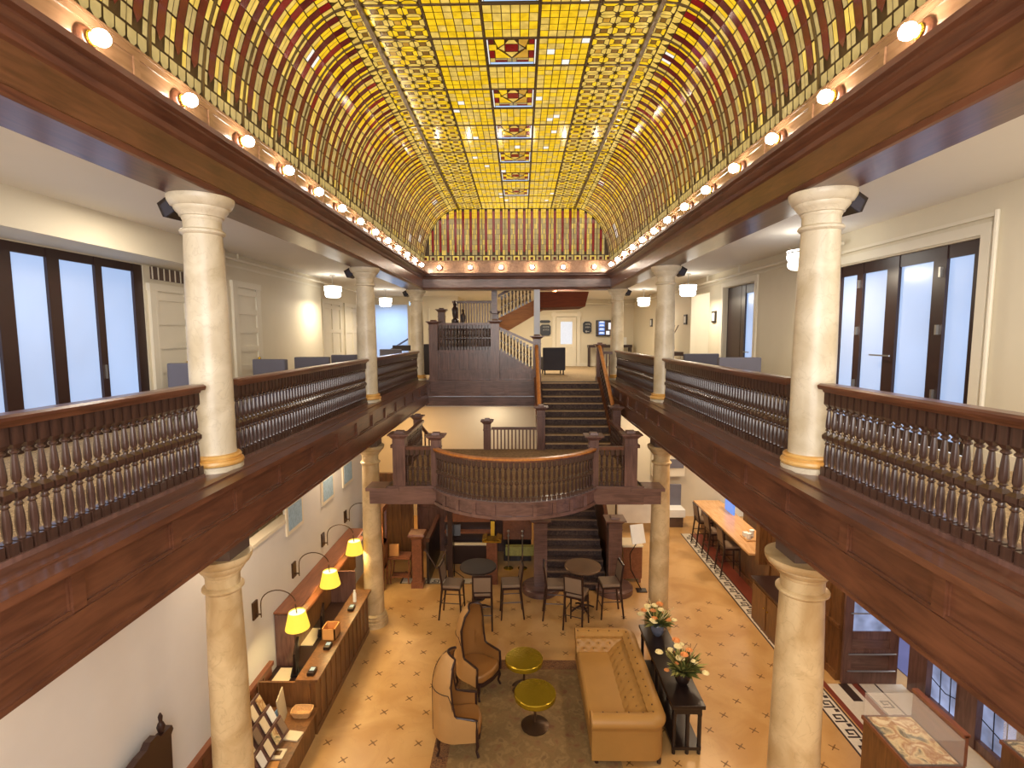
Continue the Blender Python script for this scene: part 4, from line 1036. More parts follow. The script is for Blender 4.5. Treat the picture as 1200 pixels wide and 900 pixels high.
# flower arrangements
def bouquet(x, y, z, label, pot, seed, hh=1.0):
    r = random.Random(seed); t = T('flower_arrangement', label, 'flowers', (x, y, z))
    MB().lathe(0, 0, [(.06, 0), (.10, .05), (.13, .14), (.12, .2), (.10, .23), (.11, .25)], 18).build('vase', pot, t, True, False)
    lf_ = MB()
    for k in range(240):
        a = r.random()*2*PI; el = .25+r.random()*1.25; L = (.12+.24*r.random()**1.5)*hh; b = Vector((.05*cos(a), .05*sin(a), .22))
        d = Vector((cos(a)*cos(el), sin(a)*cos(el), sin(el))); side = d.cross(Vector((0, 0, 1))).normalized()*(.018+.022*r.random()); m_ = b+d*L*.55; e = b+d*L+Vector((0, 0, -.03))
        lf_.add([b, m_+side, e, m_-side], [(0, 1, 2, 3)], GREEN if r.random() < .6 else LGREEN)
    lf_.build('foliage', None, t, False, False)
    for k in range(16):
        a = r.random()*2*PI; el = .15+r.random()*1.2; L = (.2+.18*r.random())*hh; d = Vector((cos(a)*cos(el), sin(a)*cos(el), sin(el))); p = Vector((0, 0, .22))+d*L
        q = .034+.03*r.random(); mb = MB()
        for i in range(9):
            b = i*2*PI/9; mb.cb((p.x+q*.55*cos(b), p.y+q*.55*sin(b), p.z), (q*.9, q*.5, q*.35), rz=b, ry=-.5)
        mb.ball((p.x, p.y, p.z+q*.1), q*.55, None, 8, 6); mb.build('flower', FLO if r.random() < .4 else FLW, t, True, False)
    tw = MB()
    for k in range(9):
        a = r.random()*2*PI; p = Vector((0, 0, .2)); pts = [p.copy()]
        for i in range(4): p = p+Vector((.06*cos(a)+.03*r.uniform(-1, 1), .06*sin(a)+.03*r.uniform(-1, 1), .10)); pts.append(p.copy())
        tw.tube(pts, .005, 4)
    tw.build('twigs', LEATHD if seed == 2 else FLW, t, False, False)
bouquet(2.62, 9.05, .82, 'white flowers and pale twigs in a blue vase, far end of console', BLUEV, 1, 1.0)
bouquet(2.66, 7.72, .82, 'cream and peach flowers in a dark vase, near end of the console', BLACK, 2, 1.15)

# brass pedestal tables
def ped(x, y, label):
    t = T('pedestal_table', label, 'table', (x, y, .018))
    MB().lathe(0, 0, [(.32, .50), (.335, .505), (.34, .53), (.335, .575), (.325, .585), (.30, .587), (.001, .588)], 40).build('tabletop', BRASST, t, True, False)
    MB().lathe(0, 0, [(.05, .02), (.022, .06), (.02, .45), (.05, .50)], 16).build('stem', BRONZE, t, True, False)
    MB().lathe(0, 0, [(.22, 0), (.225, .02), (.16, .045), (.08, .06), (.03, .075)], 32).build('foot', BRONZE, t, True, False)
ped(.34, 7.80, 'round yellow brass-topped pedestal table, the nearer one'); ped(.17, 8.68, 'round yellow brass-topped pedestal table, the farther one')

# hooded porter chairs (local: faces +x)
def porter(x, y, rz, label):
    t = T('hooded_porter_chair', label, 'armchair', (x, y, .020), rz)
    def hgt(a):
        a = abs(a)
        if a < 1.12: return 1.52-.04*(a/1.12)**2
        if a < 1.55:
            f = (a-1.12)/.43; f = f*f*(3-2*f); return 1.48+(.66-1.48)*f
        return .66-.06*(a-1.55)/.75
    N_ = 48; A = 2.25; rows_ = 22
    def pt(a, f, off):
        h = hgt(a); z = .27+(h-.27)*f
        # plan: rounded back, straight sides
        ca, sa = -cos(a), sin(a); R = .34
        px = ca*R*1.05; py = sa*R
        if abs(a) > 1.57: e = (abs(a)-1.57); px = .47*e; py = math.copysign(R, a)
        # hood curves inwards near the top
        k = 0; wst = math.exp(-((z-.78)/.14)**2)*(abs(a) > .9)
        if z > .95: k = 1-math.sqrt(max(0, 1-min(1, (z-.95)/.60)**2))
        px2 = px*(1-.35*k)+.20*k; py2 = py*(1-.85*k)*(1-.10*wst)
        L = math.hypot(px, py) or 1
        return Vector((px2-off*px/L, py2-off*py/L, z-(off*.6*k)))
    for off, mat, nme, flip in ((0, CHAIRV, 'outer_shell', 0), (.045, CHAIRI, 'inner_upholstery', 1)):
        vs = []; fs = []
        for i in range(N_+1):
            a = -A+2*A*i/N_
            for j in range(rows_+1): vs.append(pt(a, j/rows_, off))
        m = rows_+1
        for i in range(N_):
            for j in range(rows_): fs.append((i*m+j, (i+1)*m+j, (i+1)*m+j+1, i*m+j+1))
        mb = MB().add(vs, fs)
        if off == 0: # rim closing strip
            o_ = len(mb.v); mb.v += [tuple(pt(-A+2*A*i/N_, 1, .045)) for i in range(N_+1)]
            for i in range(N_): mb.f.append((i*m+rows_, (i+1)*m+rows_, o_+i+1, o_+i)); mb.m.append(0)
        mb.build(nme, mat, t, True, False)
    rim = [pt(-A, f, .02) for f in (0, .5, 1)][:2]+[pt(-A+2*A*i/N_, 1, .022) for i in range(N_+1)]+[pt(A, f, .02) for f in (.5, 0)]
    MB().tube(rim, .022, 8).build('carved_rim', EBON, t, True, False)
    mb = MB()
    for a in (-.0,): mb.tube([pt(a, j/10, -.004) for j in range(11)], .006, 6)
    mb.tube([pt(-1.4+2.8*i/20, (1.02-.27)/(hgt(-1.4+2.8*i/20)-.27) if hgt(-1.4+2.8*i/20) > 1.1 else 1, -.004) for i in range(21)], .006, 6)
    mb.tube([pt(0, j/10, .05) for j in range(3, 11)], .006, 6)
    mb.build('seam_piping', EBON, t, True, False)
    mb = MB(); pl = [(-.30, 0)]
    outl = []
    for i in range(25):
        a = -A+2*A*i/24; p = pt(a, 0, .05); outl.append((p.x, p.y))
    outl = outl+[(.36, .22), (.39, 0), (.36, -.22)]
    mb.prism(outl, 'Z', .30, .44); mb.build('seat_cushion', CHAIRI, t, True, False, bevel=.035)
    MB().prism([(p[0]*1.0, p[1]*1.0) for p in outl], 'Z', .24, .31).build('seat_rail', EBON, t, False, False)
    for sx_, sy_ in ((.30, .27), (.30, -.27), (-.26, .2), (-.26, -.2)):
        MB().tube([(sx_, sy_, .27), (sx_*1.06, sy_*1.08, .18), (sx_*1.0, sy_, .08), (sx_*1.1, sy_*1.1, .0)], [.035, .028, .018, .022], 8).build('leg', EBON, t, True, False)
porter(-.88, 7.42, .10, 'tan hooded porter chair seen from the side, the nearer of the pair')
porter(-.70, 8.76, -.62, 'tan hooded porter chair showing its amber inside, the farther of the pair')

# bar-height chairs (local: faces +y)
def barchair(x, y, rz, label, grp=None):
    t = T('bar_chair', label, 'chair', (x, y, 0), rz)
    MB().box(-.21, .21, -.19, .22, .74, .81).build('seat', SEATF, t, False, False, bevel=.02)
    MB().box(-.21, .21, -.19, .22, .70, .745).build('seat_frame', EBON, t, False, False)
    for s in (-1, 1):
        MB().tube([(s*.19, .20, .72), (s*.205, .24, 0)], [.024, .018], 6).build('leg', EBON, t, False, False)
        MB().tube([(s*.195, -.25, 1.22), (s*.195, -.19, .78), (s*.2, -.19, .7), (s*.21, -.27, 0)], [.022, .026, .026, .019], 6).build('leg', EBON, t, False, False)
    mb = MB(); mb.cb((0, -.225, 1.03), (.36, .045, .34), SEATF, rx=.13); br_ = mb.build('backrest', SEATF, t, False, False)
    mb = MB(); mb.cb((0, -.255, 1.22), (.42, .03, .05), rx=.13); mb.cb((0, -.205, .85), (.38, .03, .04)); mb.build('back_frame', EBON, br_, False, False)
    mb = MB(); mb.tube([(-.2, .225, .28), (.2, .225, .28)], .01, 6); mb.tube([(-.2, -.24, .34), (.2, -.24, .34)], .01, 6)
    for s in (-1, 1): mb.tube([(s*.2, .22, .40), (s*.2, -.22, .40)], .01, 6)
    mb.build('stretcher', EBON, t, False, False)
    return t
def bartable(x, y, r, label, top):
    t = T('bar_table', label, 'table', (x, y, 0))
    MB().lathe(0, 0, [(r-.01, 1.02), (r, 1.03), (r, 1.055), (r-.01, 1.065), (.001, 1.066)], 40).build('tabletop', top, t, True, False)
    MB().lathe(0, 0, [(.04, .05), (.035, .1), (.03, .95), (.08, 1.02)], 14).build('column', EBON, t, True, False)
    mb = MB()
    for k in range(4): a = k*PI/2+.4; mb.tube([(0, 0, .12), (.16*cos(a), .16*sin(a), .09), (.30*cos(a), .30*sin(a), .015)], [.03, .022, .018], 8)
    mb.lathe(0, 0, [(.15, .28), (.155, .29), (.15, .30)], 16); mb.build('cross_foot', EBON, t, True, False)
bartable(1.53, 11.38, .42, 'tall round dark bar table with a shiny lit top, the right one', plain('bronzed_table_top', srgb(128, 104, 84), .22, .35))
bartable(-.86, 11.35, .42, 'tall round black bar table, the left one', plain('matt_black_top', srgb(46, 34, 30), .55))
barchair(-1.42, 11.1, -PI/2-.1, 'upholstered bar chair left of the left bar table')
barchair(-.72, 10.75, .05, 'upholstered bar chair with its back to the lounge at the left bar table')
barchair(-.10, 11.15, PI/2+.1, 'upholstered bar chair right of the left bar table')
barchair(.88, 11.1, -PI/2-.05, 'upholstered bar chair left of the right bar table')
barchair(1.32, 10.72, -.42, 'upholstered bar chair turned aslant in front of the right bar table')
barchair(2.12, 11.2, PI/2+.1, 'upholstered bar chair right of the right bar table')
for y, l in ((13.3, 'nearest of the three at the pale bar counter'), (14.3, 'middle of the three at the pale bar counter'), (15.2, 'farthest of the three at the pale bar counter')):
    barchair(5.62, y, -PI/2, 'dark slat bar chair, '+l)

# bar counter
bc = T('bar_counter', 'pale wood bar counter along the right lobby wall', 'counter', (6.1, 14, 0))
MB().box(5.57, 6.4, 12.0, 16.0, 1.04, 1.10).build('countertop', WBAR, bc, bevel=.01)
MB().box(6.06, 6.2, 12.0, 16.0, 0, 1.04).build('front_panel', WB, bc)
t = T('bar_caddy', 'small wooden tray with white cups and napkins on the bar counter', 'caddy', (6.0, 12.9, 1.1))
MB().box(5.82, 6.12, 12.7, 13.1, 1.10, 1.13).build('tray', WBAR, t)
MB().lathe(5.92, 12.82, [(.05, 0), (.06, .14)], 14, None, 1.13).build('cup', WPAPER, t, True); MB().lathe(6.05, 12.95, [(.05, 0), (.06, .18)], 14, None, 1.13).build('cup', WPAPER, t, True)
MB().box(5.86, 5.98, 12.92, 13.06, 1.13, 1.23).build('napkins', WPAPER, t)
for k, (y, m, l) in enumerate(((13.6, BLUEV, 'dark blue'), (14.0, GREEN, 'green'), (14.5, EBON, 'dark'), (14.9, LEATHD, 'brown'))):
    tag(centre(MB().lathe(7.45, y, [(.04, 0), (.04, .18), (.015, .24), (.015, .32)], 12, m, .95).build('bottle', None, None, True)), '%s bottle on the back bar shelf' % l, 'bottle')
tag(centre(MB().box(6.25, 6.3, 14.6, 15.2, 1.1, 1.6).build('register_screen', SCREEN)), 'blue lit screen standing on the bar counter', 'screen')

# low dark cabinet by the right wall
t = T('low_cabinet', 'low brown wooden cabinet against the right wall behind the nearest column', 'cabinet', (5.55, 10.5, 0))
MB().box(5.27, 5.84, 9.75, 11.10, 0, .92).build('body', WB, t); MB().box(5.24, 5.85, 9.7, 11.14, .92, .96).build('top', EBON, t)
for y, yk in ((9.8, 10.34), (10.45, 10.5)):
    dr = MB().box(5.255, 5.27, y, y+.58, .08, .86).build('door', WB, t); MB().ball((5.24, yk, .55), .018, None, 8, 6).build('knob', BRASS, dr, True)

# open entrance door
d = T('entrance_door', 'open wooden entrance door with a glass upper pane and brass bars', 'door', (5.95, 8.92, 0))
mb = MB(); mb.box(5.92, 6.07, 8.9, 8.95, 0, 2.5); mb.box(6.75, 6.9, 8.9, 8.95, 0, 2.5); mb.box(6.07, 6.75, 8.9, 8.95, 0, .22); mb.box(6.07, 6.75, 8.9, 8.95, .85, 1.0); mb.box(6.07, 6.75, 8.9, 8.95, 2.3, 2.5); mb.box(6.07, 6.75, 8.9, 8.95, .55, .66); mb.build('frame', WDZ, d)
MB().box(6.07, 6.75, 8.92, 8.935, .2, .87).build('lower_panel', WDX, d)
MB().box(6.07, 6.75, 8.92, 8.93, 1.0, 2.3).build('glass_pane', PANEC, d)
for z in (.26, .58, 1.35): MB().tube([(6.0, 8.88, z), (6.85, 8.88, z)], .014, 8).build('brass_bar', STEEL, d)

# glass display cases
def case(x0, x1, y0, y1, h, gh, label, back):
    t = T('display_case', label, 'display case', ((x0+x1)/2, (y0+y1)/2, 0))
    MB().box(x0, x1, y0, y1, 0, h).build('cabinet', WB, t); MB().box(x0-.02, x1+.02, y0-.02, y1+.02, h-.05, h).build('top_moulding', WR, t)
    MB().box(x0+.03, x1-.03, y0+.03, y1-.03, h, h+.012).build('printed_panel', BOOKM, t)
    mb = MB()
    for (a, b, c, dd) in ((x0, x0+.006, y0, y1), (x1-.006, x1, y0, y1), (x0, x1, y0, y0+.006), (x0, x1, y1-.006, y1)): mb.box(a, b, c, dd, h, h+gh)
    mb.box(x0, x1, y0, y1, h+gh-.006, h+gh); mb.build('glass_cover', GLASS, t)
    if back: mb = MB(); mb.box(x1, x1+.04, y0, y1, h, h+gh+.05); mb.box(x1-.02, x1+.06, y0, y1, h+gh+.03, h+gh+.07); mb.build('back_board', WR, t)
case(4.92, 5.58, 6.0, 6.85, .98, .35, 'wooden display case with a glass cover over old printed papers', True)
case(6.42, 6.92, 5.2, 6.4, 1.0, .3, 'second wooden display case by the etched windows at the right edge', True)

# ---- reception desk
HI, LO = .95, .50
rd = T('reception_desk', 'long paneled wood reception desk under the sconces', 'desk', (-3.6, 9.1, 0))
MB().box(-3.20, -3.14, 7.6, 10.45, 0, HI-.04).build('front_panel', WB, rd)
mb = MB(); y = 7.6
while y < 10.4: mb.box(-3.14, -3.125, y, y+.03, .1, HI-.06); y += .23
mb.box(-3.14, -3.12, 7.6, 10.45, 0, .1); mb.build('panel_mouldings', WB, rd)
MB().box(-3.42, -3.06, 7.55, 10.45, HI-.04, HI).build('counter_top', WB, rd)
MB().box(-4.08, -3.42, 7.6, 10.45, .62, .66).build('work_top', EBON, rd)
MB().box(-4.0, -3.40, 10.46, 10.5, 0, 1.34).build('end_panel', WDZ, rd); MB().box(-4.0, -3.2, 7.56, 7.6, 0, HI-.05).build('end_panel', WB, rd)
hd = T('canopy_shelf', 'sloping reddish wood canopy above the reception desk', 'shelf', (-3.95, 10.4, 1.45))
MB().prism([(-4.09, 1.62), (-3.86, 1.55), (-3.72, 1.43), (-3.72, 1.38), (-4.09, 1.36)], 'Y', 8.35, 12.10).build('sloping_board', WR, hd)
MB().box(-4.09, -3.70, 8.3, 12.15, 1.60, 1.63).build('top_moulding', WR, hd); MB().box(-4.09, -3.92, 8.37, 12.1, .67, 1.37).build('back_board', WB, hd); MB().box(-4.085, -3.76, 8.32, 8.37, .0, 1.58).build('end_bracket', WDZ, hd)
lc = T('brochure_counter', 'low dark wood brochure counter in front of the wainscot', 'counter', (-3.5, 6.3, 0))
MB().box(-3.20, -3.14, 5.75, 7.55, 0, LO-.04).build('front_panel', WB, lc); MB().box(-4.0, -3.07, 5.75, 7.55, LO-.04, LO).build('counter_top', WB, lc)
# things on the desk
def monitor(x, y, rz, label):
    t = T('computer_monitor', label, 'monitor', (x, y, .66), rz)
    MB().box(-.26, .26, -.02, .02, .14, .48).build('screen_housing', BLACK, t, False, False)
    MB().box(-.03, .03, -.02, .02, .0, .2).build('neck', DKM, t, False, False); MB().box(-.12, .12, -.09, .09, 0, .02).build('base', DKM, t, False, False)
monitor(-3.66, 8.15, PI/2+.3, 'black computer monitor at the near end of the reception desk'); monitor(-3.66, 9.3, PI/2+.3, 'black computer monitor at the middle of the reception desk')
for y, l in ((7.9, 'near'), (9.1, 'far')):
    tag(centre(MB().box(-3.98, -3.70, y-.2, y+.35, .66, .675).build('paper_sheet', PAPER)), 'cream papers on the work top, %s end of the desk' % l, 'papers')
t = T('cardboard_box', 'tan open cardboard box on the reception counter', 'box', (-3.3, 8.72, HI))
mb = MB(); mb.box(-3.41, -3.17, 8.6, 8.62, HI, HI+.2); mb.box(-3.41, -3.17, 8.86, 8.88, HI, HI+.2); mb.box(-3.41, -3.39, 8.6, 8.88, HI, HI+.2); mb.box(-3.19, -3.17, 8.6, 8.88, HI, HI+.2); mb.box(-3.41, -3.17, 8.6, 8.88, HI, HI+.01); mb.build('carton', CARD, t)
for y, l in ((8.4, 'beside the tan box'), (9.65, 'under the third lamp'), (7.72, 'at the near corner of the desk')):
    t = T('card_reader', 'small black card reader with grey screen '+l, 'card reader', (-3.22, y, HI))
    MB().cb((-3.22, y, HI+.03), (.10, .17, .05)).build('body', BLACK, t); MB().cb((-3.22, y+.02, HI+.058), (.07, .08, .005)).build('screen', BLUEP, kids(t)[-1])
tag(centre(MB().lathe(-3.25, 9.95, [(.035, 0), (.035, .16), (.02, .2), (.02, .24)], 12, None, HI).build('white_bottle', WPAPER, None, True)), 'white pump bottle on the far part of the reception counter', 'bottle')
bk = T('wicker_basket', 'oblong tan wicker basket on the brochure counter beside the desk', 'basket', (-3.25, 7.38, LO))
bo = [(.16*cos(a)*(1.0), .10*sin(a)) for a in [2*PI*k/24 for k in range(24)]]
mb = MB()
for lv, (s0, z) in enumerate(((.8, 0), (.95, .05), (1.1, .10), (1.0, .10), (.85, .04), (.7, .02))):
    for k in range(24):
        a = 2*PI*k/24; q = 1/max(abs(cos(a)), abs(sin(a)))**.6
        mb.v.append((-3.25+.15*s0*q*cos(a), 7.38+.10*s0*q*sin(a), LO+z))
for lv in range(5):
    for k in range(24): k2 = (k+1) % 24; mb.f.append((lv*24+k, lv*24+k2, (lv+1)*24+k2, (lv+1)*24+k)); mb.m.append(0)
mb.f.append(tuple(range(23, -1, -1))); mb.m.append(0); mb.f.append(tuple(range(120, 144))); mb.m.append(0); mb.build('woven_body', WICK, bk, True)
pap = [(-3.2, 6.95, .22, 'single cream sheet nearest the basket'), (-3.28, 6.62, .2, 'printed cream brochure second from the basket'), (-3.27, 6.40, .19, 'tan brochure third from the basket'), (-3.25, 6.14, .2, 'brochure with a brown picture fourth from the basket'), (-3.24, 5.90, .2, 'brochure with a dark photo, fifth from the basket')]
for i, (x, y, w_, l) in enumerate(pap):
    t = T('brochure', l, 'brochure', (x, y, LO)); MB().cb((x, y, LO+.012), (w_, .17, .02), rz=.15*((i % 3)-1)).build('cover', PAPER if i != 2 else CARD, t)
    if i in (1, 3, 4): MB().cb((x, y+.01, LO+.024), (w_*.5, .08, .003)).build('printed_picture', LEATHD, t)
t = T('brochure_rack', 'tilted rack of leaflets on the brochure counter beside the column', 'rack', (-3.5, 6.6, LO))
for lv in range(3):
    MB().cb((-3.66+.15*lv, 6.6, LO+.52-.17*lv), (.03, .8, .26), ry=-.45).build('tier_board', WDX, t)
for lv in range(3):
    for k in range(4):
        yk = 6.3+.2*k
        MB().cb((-3.63+.15*lv, yk, LO+.55-.17*lv), (.012, .12, .19), ry=-.45).build('leaflet', [PAPER, BOOKM, WPAPER, SEATF, PAPER][(k*2+lv) % 5], t)
tag(centre(MB().cb((-3.50, 7.25, LO+.22), (.015, .34, .44), rz=.2, ry=-.12).build('notice_board', MARB)), 'blank pale board leaning against the wainscot behind the basket', 'board')
tag(centre(MB().cb((-3.52, 7.04, LO+.14), (.012, .2, .28), rz=-.2, ry=-.1).build('blue_leaflet', BLUEP)), 'small pale blue card leaning beside the leaflet rack', 'card')
# sconces
for i, (y, l) in enumerate(((7.72, 'nearest'), (9.13, 'second nearest'), (10.54, 'third'), (11.95, 'farthest'))):
    t = T('wall_sconce', 'yellow shaded swing-arm wall lamp on the white lobby wall, the %s of four' % l, 'wall lamp', (-4.1, y, 2.0))
    MB().box(-4.10, -4.07, y-.07, y+.07, 1.86, 2.14).build('back_plate', BRONZE, t)
    mb = MB(); mb.tube([(-4.07, y, 1.93), (-3.99, y, 1.93)], .012, 6); pts = [(-3.99, y, 1.88), (-3.99, y, 2.08)]
    for k in range(1, 13): a = PI-(PI*.93)*k/12; pts.append((-3.71+.28*cos(a), y, 2.10+.23*sin(a)))
    mb.tube(pts, .009, 6); mb.build('curved_arm', BRONZE, t, True)
    sx_, sz_ = -3.42, 1.86
    mb = MB(); prof_ = [(.185, -.15), (.125, .12)]; n_ = 24
    for r_, z_ in prof_:
        for k in range(n_): mb.v.append((sx_+r_*cos(2*PI*k/n_), y+r_*sin(2*PI*k/n_), sz_+z_))
    for k in range(n_): k2 = (k+1) % n_; mb.f.append((k, k2, n_+k2, n_+k)); mb.m.append(0)
    ls_ = mb.build('lamp_shade', SHADE, t, True)
    MB().lathe(sx_, y, [(.001, .07), (.129, .09), (.129, .095)], 20, None, sz_).build('lit_shade_top', SHADEIN, ls_, True)
    MB().tube([(sx_, y, sz_+.07), (-3.44, y, 2.10)], .01, 6).build('shade_holder', BRONZE, t)
# framed panels on the upper wall
for i, (y, l) in enumerate(((9.25, 'nearest'), (10.9, 'middle'), (12.2, 'farthest'))):
    t = T('wall_panel', 'pale blue-white framed panel on the lobby wall above the sconces, %s' % l, 'picture', (-4.1, y, 2.7)); MB().box(-4.10, -4.07, y-.35, y+.35, 2.72, 3.3).build('frame', TRIMW, t); MB().box(-4.075, -4.065, y-.28, y+.28, 2.79, 3.23).build('panel', BLUEP, t)
# bookcase and little table by the far left column
bc2 = T('curio_cabinet', 'narrow wooden display cabinet with glass sides behind the far left lobby column', 'cabinet', (-3.5, 12.4, 0))
mb = MB(); mb.box(-3.75, -3.25, 12.2, 12.65, 1.98, 2.12); mb.box(-3.72, -3.28, 12.23, 12.62, .5, .58); mb.box(-3.72, -3.28, 12.23, 12.62, 1.15, 1.2)
for x in (-3.72, -3.32):
    for y in (12.23, 12.58): mb.box(x, x+.05, y, y+.05, 0, 2.0)
mb.box(-3.72, -3.28, 12.23, 12.62, .5, 1.2); mb.build('frame', WR, bc2)
MB().box(-3.66, -3.33, 12.25, 12.26, 1.2, 1.98).build('lit_glass', CURT, bc2)
t = T('side_table', 'small carved wooden table beside the left stair post', 'table', (-3.05, 12.75, 0))
MB().box(-3.24, -2.70, 12.55, 12.95, .66, .70).build('tabletop', WR, t)
for x in (-3.20, -2.74):
    for y in (12.59, 12.91): MB().tube([(x, y, .66), (x+.02, y, .4), (x-.01, y, .15), (x, y, 0)], .018, 6).build('leg', WR, t)
MB().box(-3.2, -2.74, 12.62, 12.88, .15, .18).build('lower_shelf', WR, t)
tag(centre(MB().cb((-3.12, 12.7, .85), (.24, .05, .30)).build('card_sign', CARD)), 'tan square card standing on the small carved table', 'card')
t = T('newel_post', 'short reddish wooden post with a square cap beside the small carved table', 'post', (-2.48, 12.5, 0))
mb = MB(); mb.box(-2.60, -2.36, 12.38, 12.62, 0, 1.25); mb.box(-2.63, -2.33, 12.35, 12.65, 0, .15); mb.frust(-2.48, 12.5, 1.25, 1.36, .12, .12, .21, .21); mb.frust(-2.48, 12.5, 1.36, 1.41, .21, .21, .19, .19); mb.build('post', WR, t)
mb = MB(); mb.tube([(-2.3, 12.5, .95), (-2.0, 12.5, .45), (-1.75, 12.5, .95)], .018, 6); mb.build('cross_brace', GRILL, t)
MB().box(-2.30, -2.2, 12.6, 14.4, 1.1, 1.2).build('side_rail', WD, t); MB().box(-2.28, -2.22, 12.6, 14.4, 0, 1.1).build('side_board', BLACK, t)
# dark supports under the landing
t = T('support_post', 'dark square post holding up the left corner of the bowed balcony', 'post', (-1.6, 9.9, 0))
MB().box(-1.72, -1.60, 12.5, 12.62, 0, 3.12).build('post', EBON, t)
# piano and its neighbours
pn = T('upright_piano', 'dark upright piano with a lit keyboard ledge under the balcony', 'piano', (-1.3, 13.9, 0))
MB().box(-1.95, -.60, 13.75, 14.3, .0, 1.22).build('case', EBON, pn); MB().box(-1.98, -.57, 13.70, 14.33, 1.22, 1.27).build('lid', WR, pn)
MB().box(-1.93, -.62, 13.35, 13.75, .62, .70).build('keybed', EBON, pn); MB().box(-1.85, -.70, 13.36, 13.52, .70, .715).build('keys', PAPER, kids(pn)[-1]); MB().box(-1.95, -.60, 13.55, 13.76, .95, 1.0).build('music_ledge', WR, pn)
for x in (-1.90, -.68): MB().box(x, x+.05, 13.38, 13.43, 0, .62).build('leg', EBON, pn)
ms = T('music_stand', 'black music stand in front of the piano', 'stand', (-1.62, 12.9, 0))
MB().cb((-1.62, 12.9, 1.3), (.36, .03, .28), rx=-.3).build('desk', BLACK, ms); MB().tube([(-1.62, 12.92, 0.05), (-1.62, 12.92, 1.25)], .014, 6).build('pole', BLACK, ms)
mb = MB()
for k in range(3): a = k*2.1; mb.tube([(-1.62, 12.92, .2), (-1.62+.25*cos(a), 12.92+.25*sin(a), 0.01)], .01, 6)
mb.build('tripod', BLACK, ms)
t = T('podium', 'reddish wooden pedestal with a brass top plate beside the piano', 'pedestal', (-.62, 12.7, 0))
MB().frust(-.62, 12.7, 0, 1.12, .15, .13, .13, .11).build('column', WR, t); mb = MB(); mb.box(-.85, -.38, 12.52, 12.88, 1.12, 1.16); mb.cb((-.8, 12.7, 1.2), (.12, .36, .03), ry=-.4); mb.cb((-.43, 12.7, 1.2), (.12, .36, .03), ry=.4); mb.build('brass_plate', BRASS, t)
MB().cb((-.6, 12.75, 1.42), (.10, .04, .38), rx=-.2).build('brass_upright', BRASS, t); MB().cb((-.6, 12.75, 1.63), (.13, .06, .05)).build('dark_cap', BLACK, t)
t = T('music_cabinet', 'reddish wooden cabinet with a pale top edge under the balcony', 'cabinet', (.0, 14.2, 0))
MB().box(-.38, .42, 13.9, 14.4, .65, 1.75).build('body', WR, t); MB().box(-.42, .45, 13.85, 14.45, 1.75, 1.80).build('top', PAPER, t); MB().box(-.36, .40, 13.95, 14.35, 0, .65).build('base', BLACK, t)
for i, (x, y, l) in enumerate(((-.22, 13.5, 'left one of the pair before the wooden cabinet'), (.16, 13.5, 'right one of the pair before the wooden cabinet'))):
    t = T('stanchion_post', 'slim brass stanchion post, '+l, 'stanchion', (x, y, 0))
    MB().lathe(x, y, [(.13, 0), (.13, .015), (.03, .04)], 20).build('base', BRASS, t, True); MB().tube([(x, y, .03), (x, y, .98)], .018, 8).build('pole', STEEL, t, True); MB().ball((x, y, 1.04), .04).build('ball_finial', STEEL, t, True); MB().lathe(x, y, [(.03, .90), (.04, .92), (.03, .94)], 12).build('collar', STEEL, t, True)
tag(centre(MB().box(-.3, .5, 13.62, 13.8, .3, .55, LGREEN).build('gilt_radiator_cover', None)), 'low gilt ribbed panel behind the stanchions', 'radiator cover')
# book stand at the right of the lower stairs
t = T('book_stand', 'open white book on a slim dark curved stand by the right stair post', 'book stand', (2.95, 12.3, 0))
mb = MB(); mb.cb((2.98, 12.3, 1.45), (.36, .02, .46), rx=-.35, rz=.3); mb.build('open_book', WPAPER, t); MB().tube([(3.0, 12.35, 1.25), (2.82, 12.4, .9), (2.85, 12.4, .5), (3.1, 12.3, .02)], .013, 6).build('curved_stem', BLACK, t, True); MB().cb((3.1, 12.3, .01), (.25, .2, .02)).build('foot', BLACK, t)
t = T('low_chest', 'small reddish wooden chest beside the right stair post', 'chest', (2.95, 12.9, 0))
MB().box(2.72, 3.2, 12.7, 13.2, .12, .95).build('body', WR, t); MB().box(2.70, 3.22, 12.68, 13.22, .95, .99).build('top', PAPER, t)
for x in (2.75, 3.13): MB().box(x, x+.05, 12.72, 12.77, 0, .12).build('leg', WR, t)
t = T('white_table', 'long white cloth-covered table at the rear right of the lobby', 'table', (4.0, 16.4, 0))
MB().box(3.2, 4.6, 16.0, 16.8, .9, .96).build('tabletop', WPAPER, t); MB().box(3.2, 4.6, 16.0, 16.05, .35, .9).build('cloth_front', WPAPER, t); 
for x in (3.25, 4.5): MB().box(x, x+.05, 16.7, 16.75, 0, .9).build('leg', GRILL, t)
t = T('white_bench', 'white painted bench glimpsed beyond the bar stools', 'bench', (5.1, 16.7, 0))
MB().box(4.75, 5.5, 16.5, 17.1, .35, .6).build('seat', WPAPER, t); MB().box(4.75, 5.5, 17.0, 17.1, .6, 1.3).build('back', GREYF, t); MB().box(4.8, 5.45, 16.55, 17.05, 0, .35).build('base', GRILL, t)
t = T('white_pigeonhole_shelf', 'pale shelf unit on the rear right wall of the lobby', 'shelf', (5.2, 17.4, 0))
MB().box(4.6, 5.7, 17.3, 17.55, 1.5, 3.2).build('unit', TRIMW, t)
for z in (1.8, 2.3, 2.8): MB().box(4.65, 5.65, 17.27, 17.3, z, z+.3).build('niche', GREYF, t)
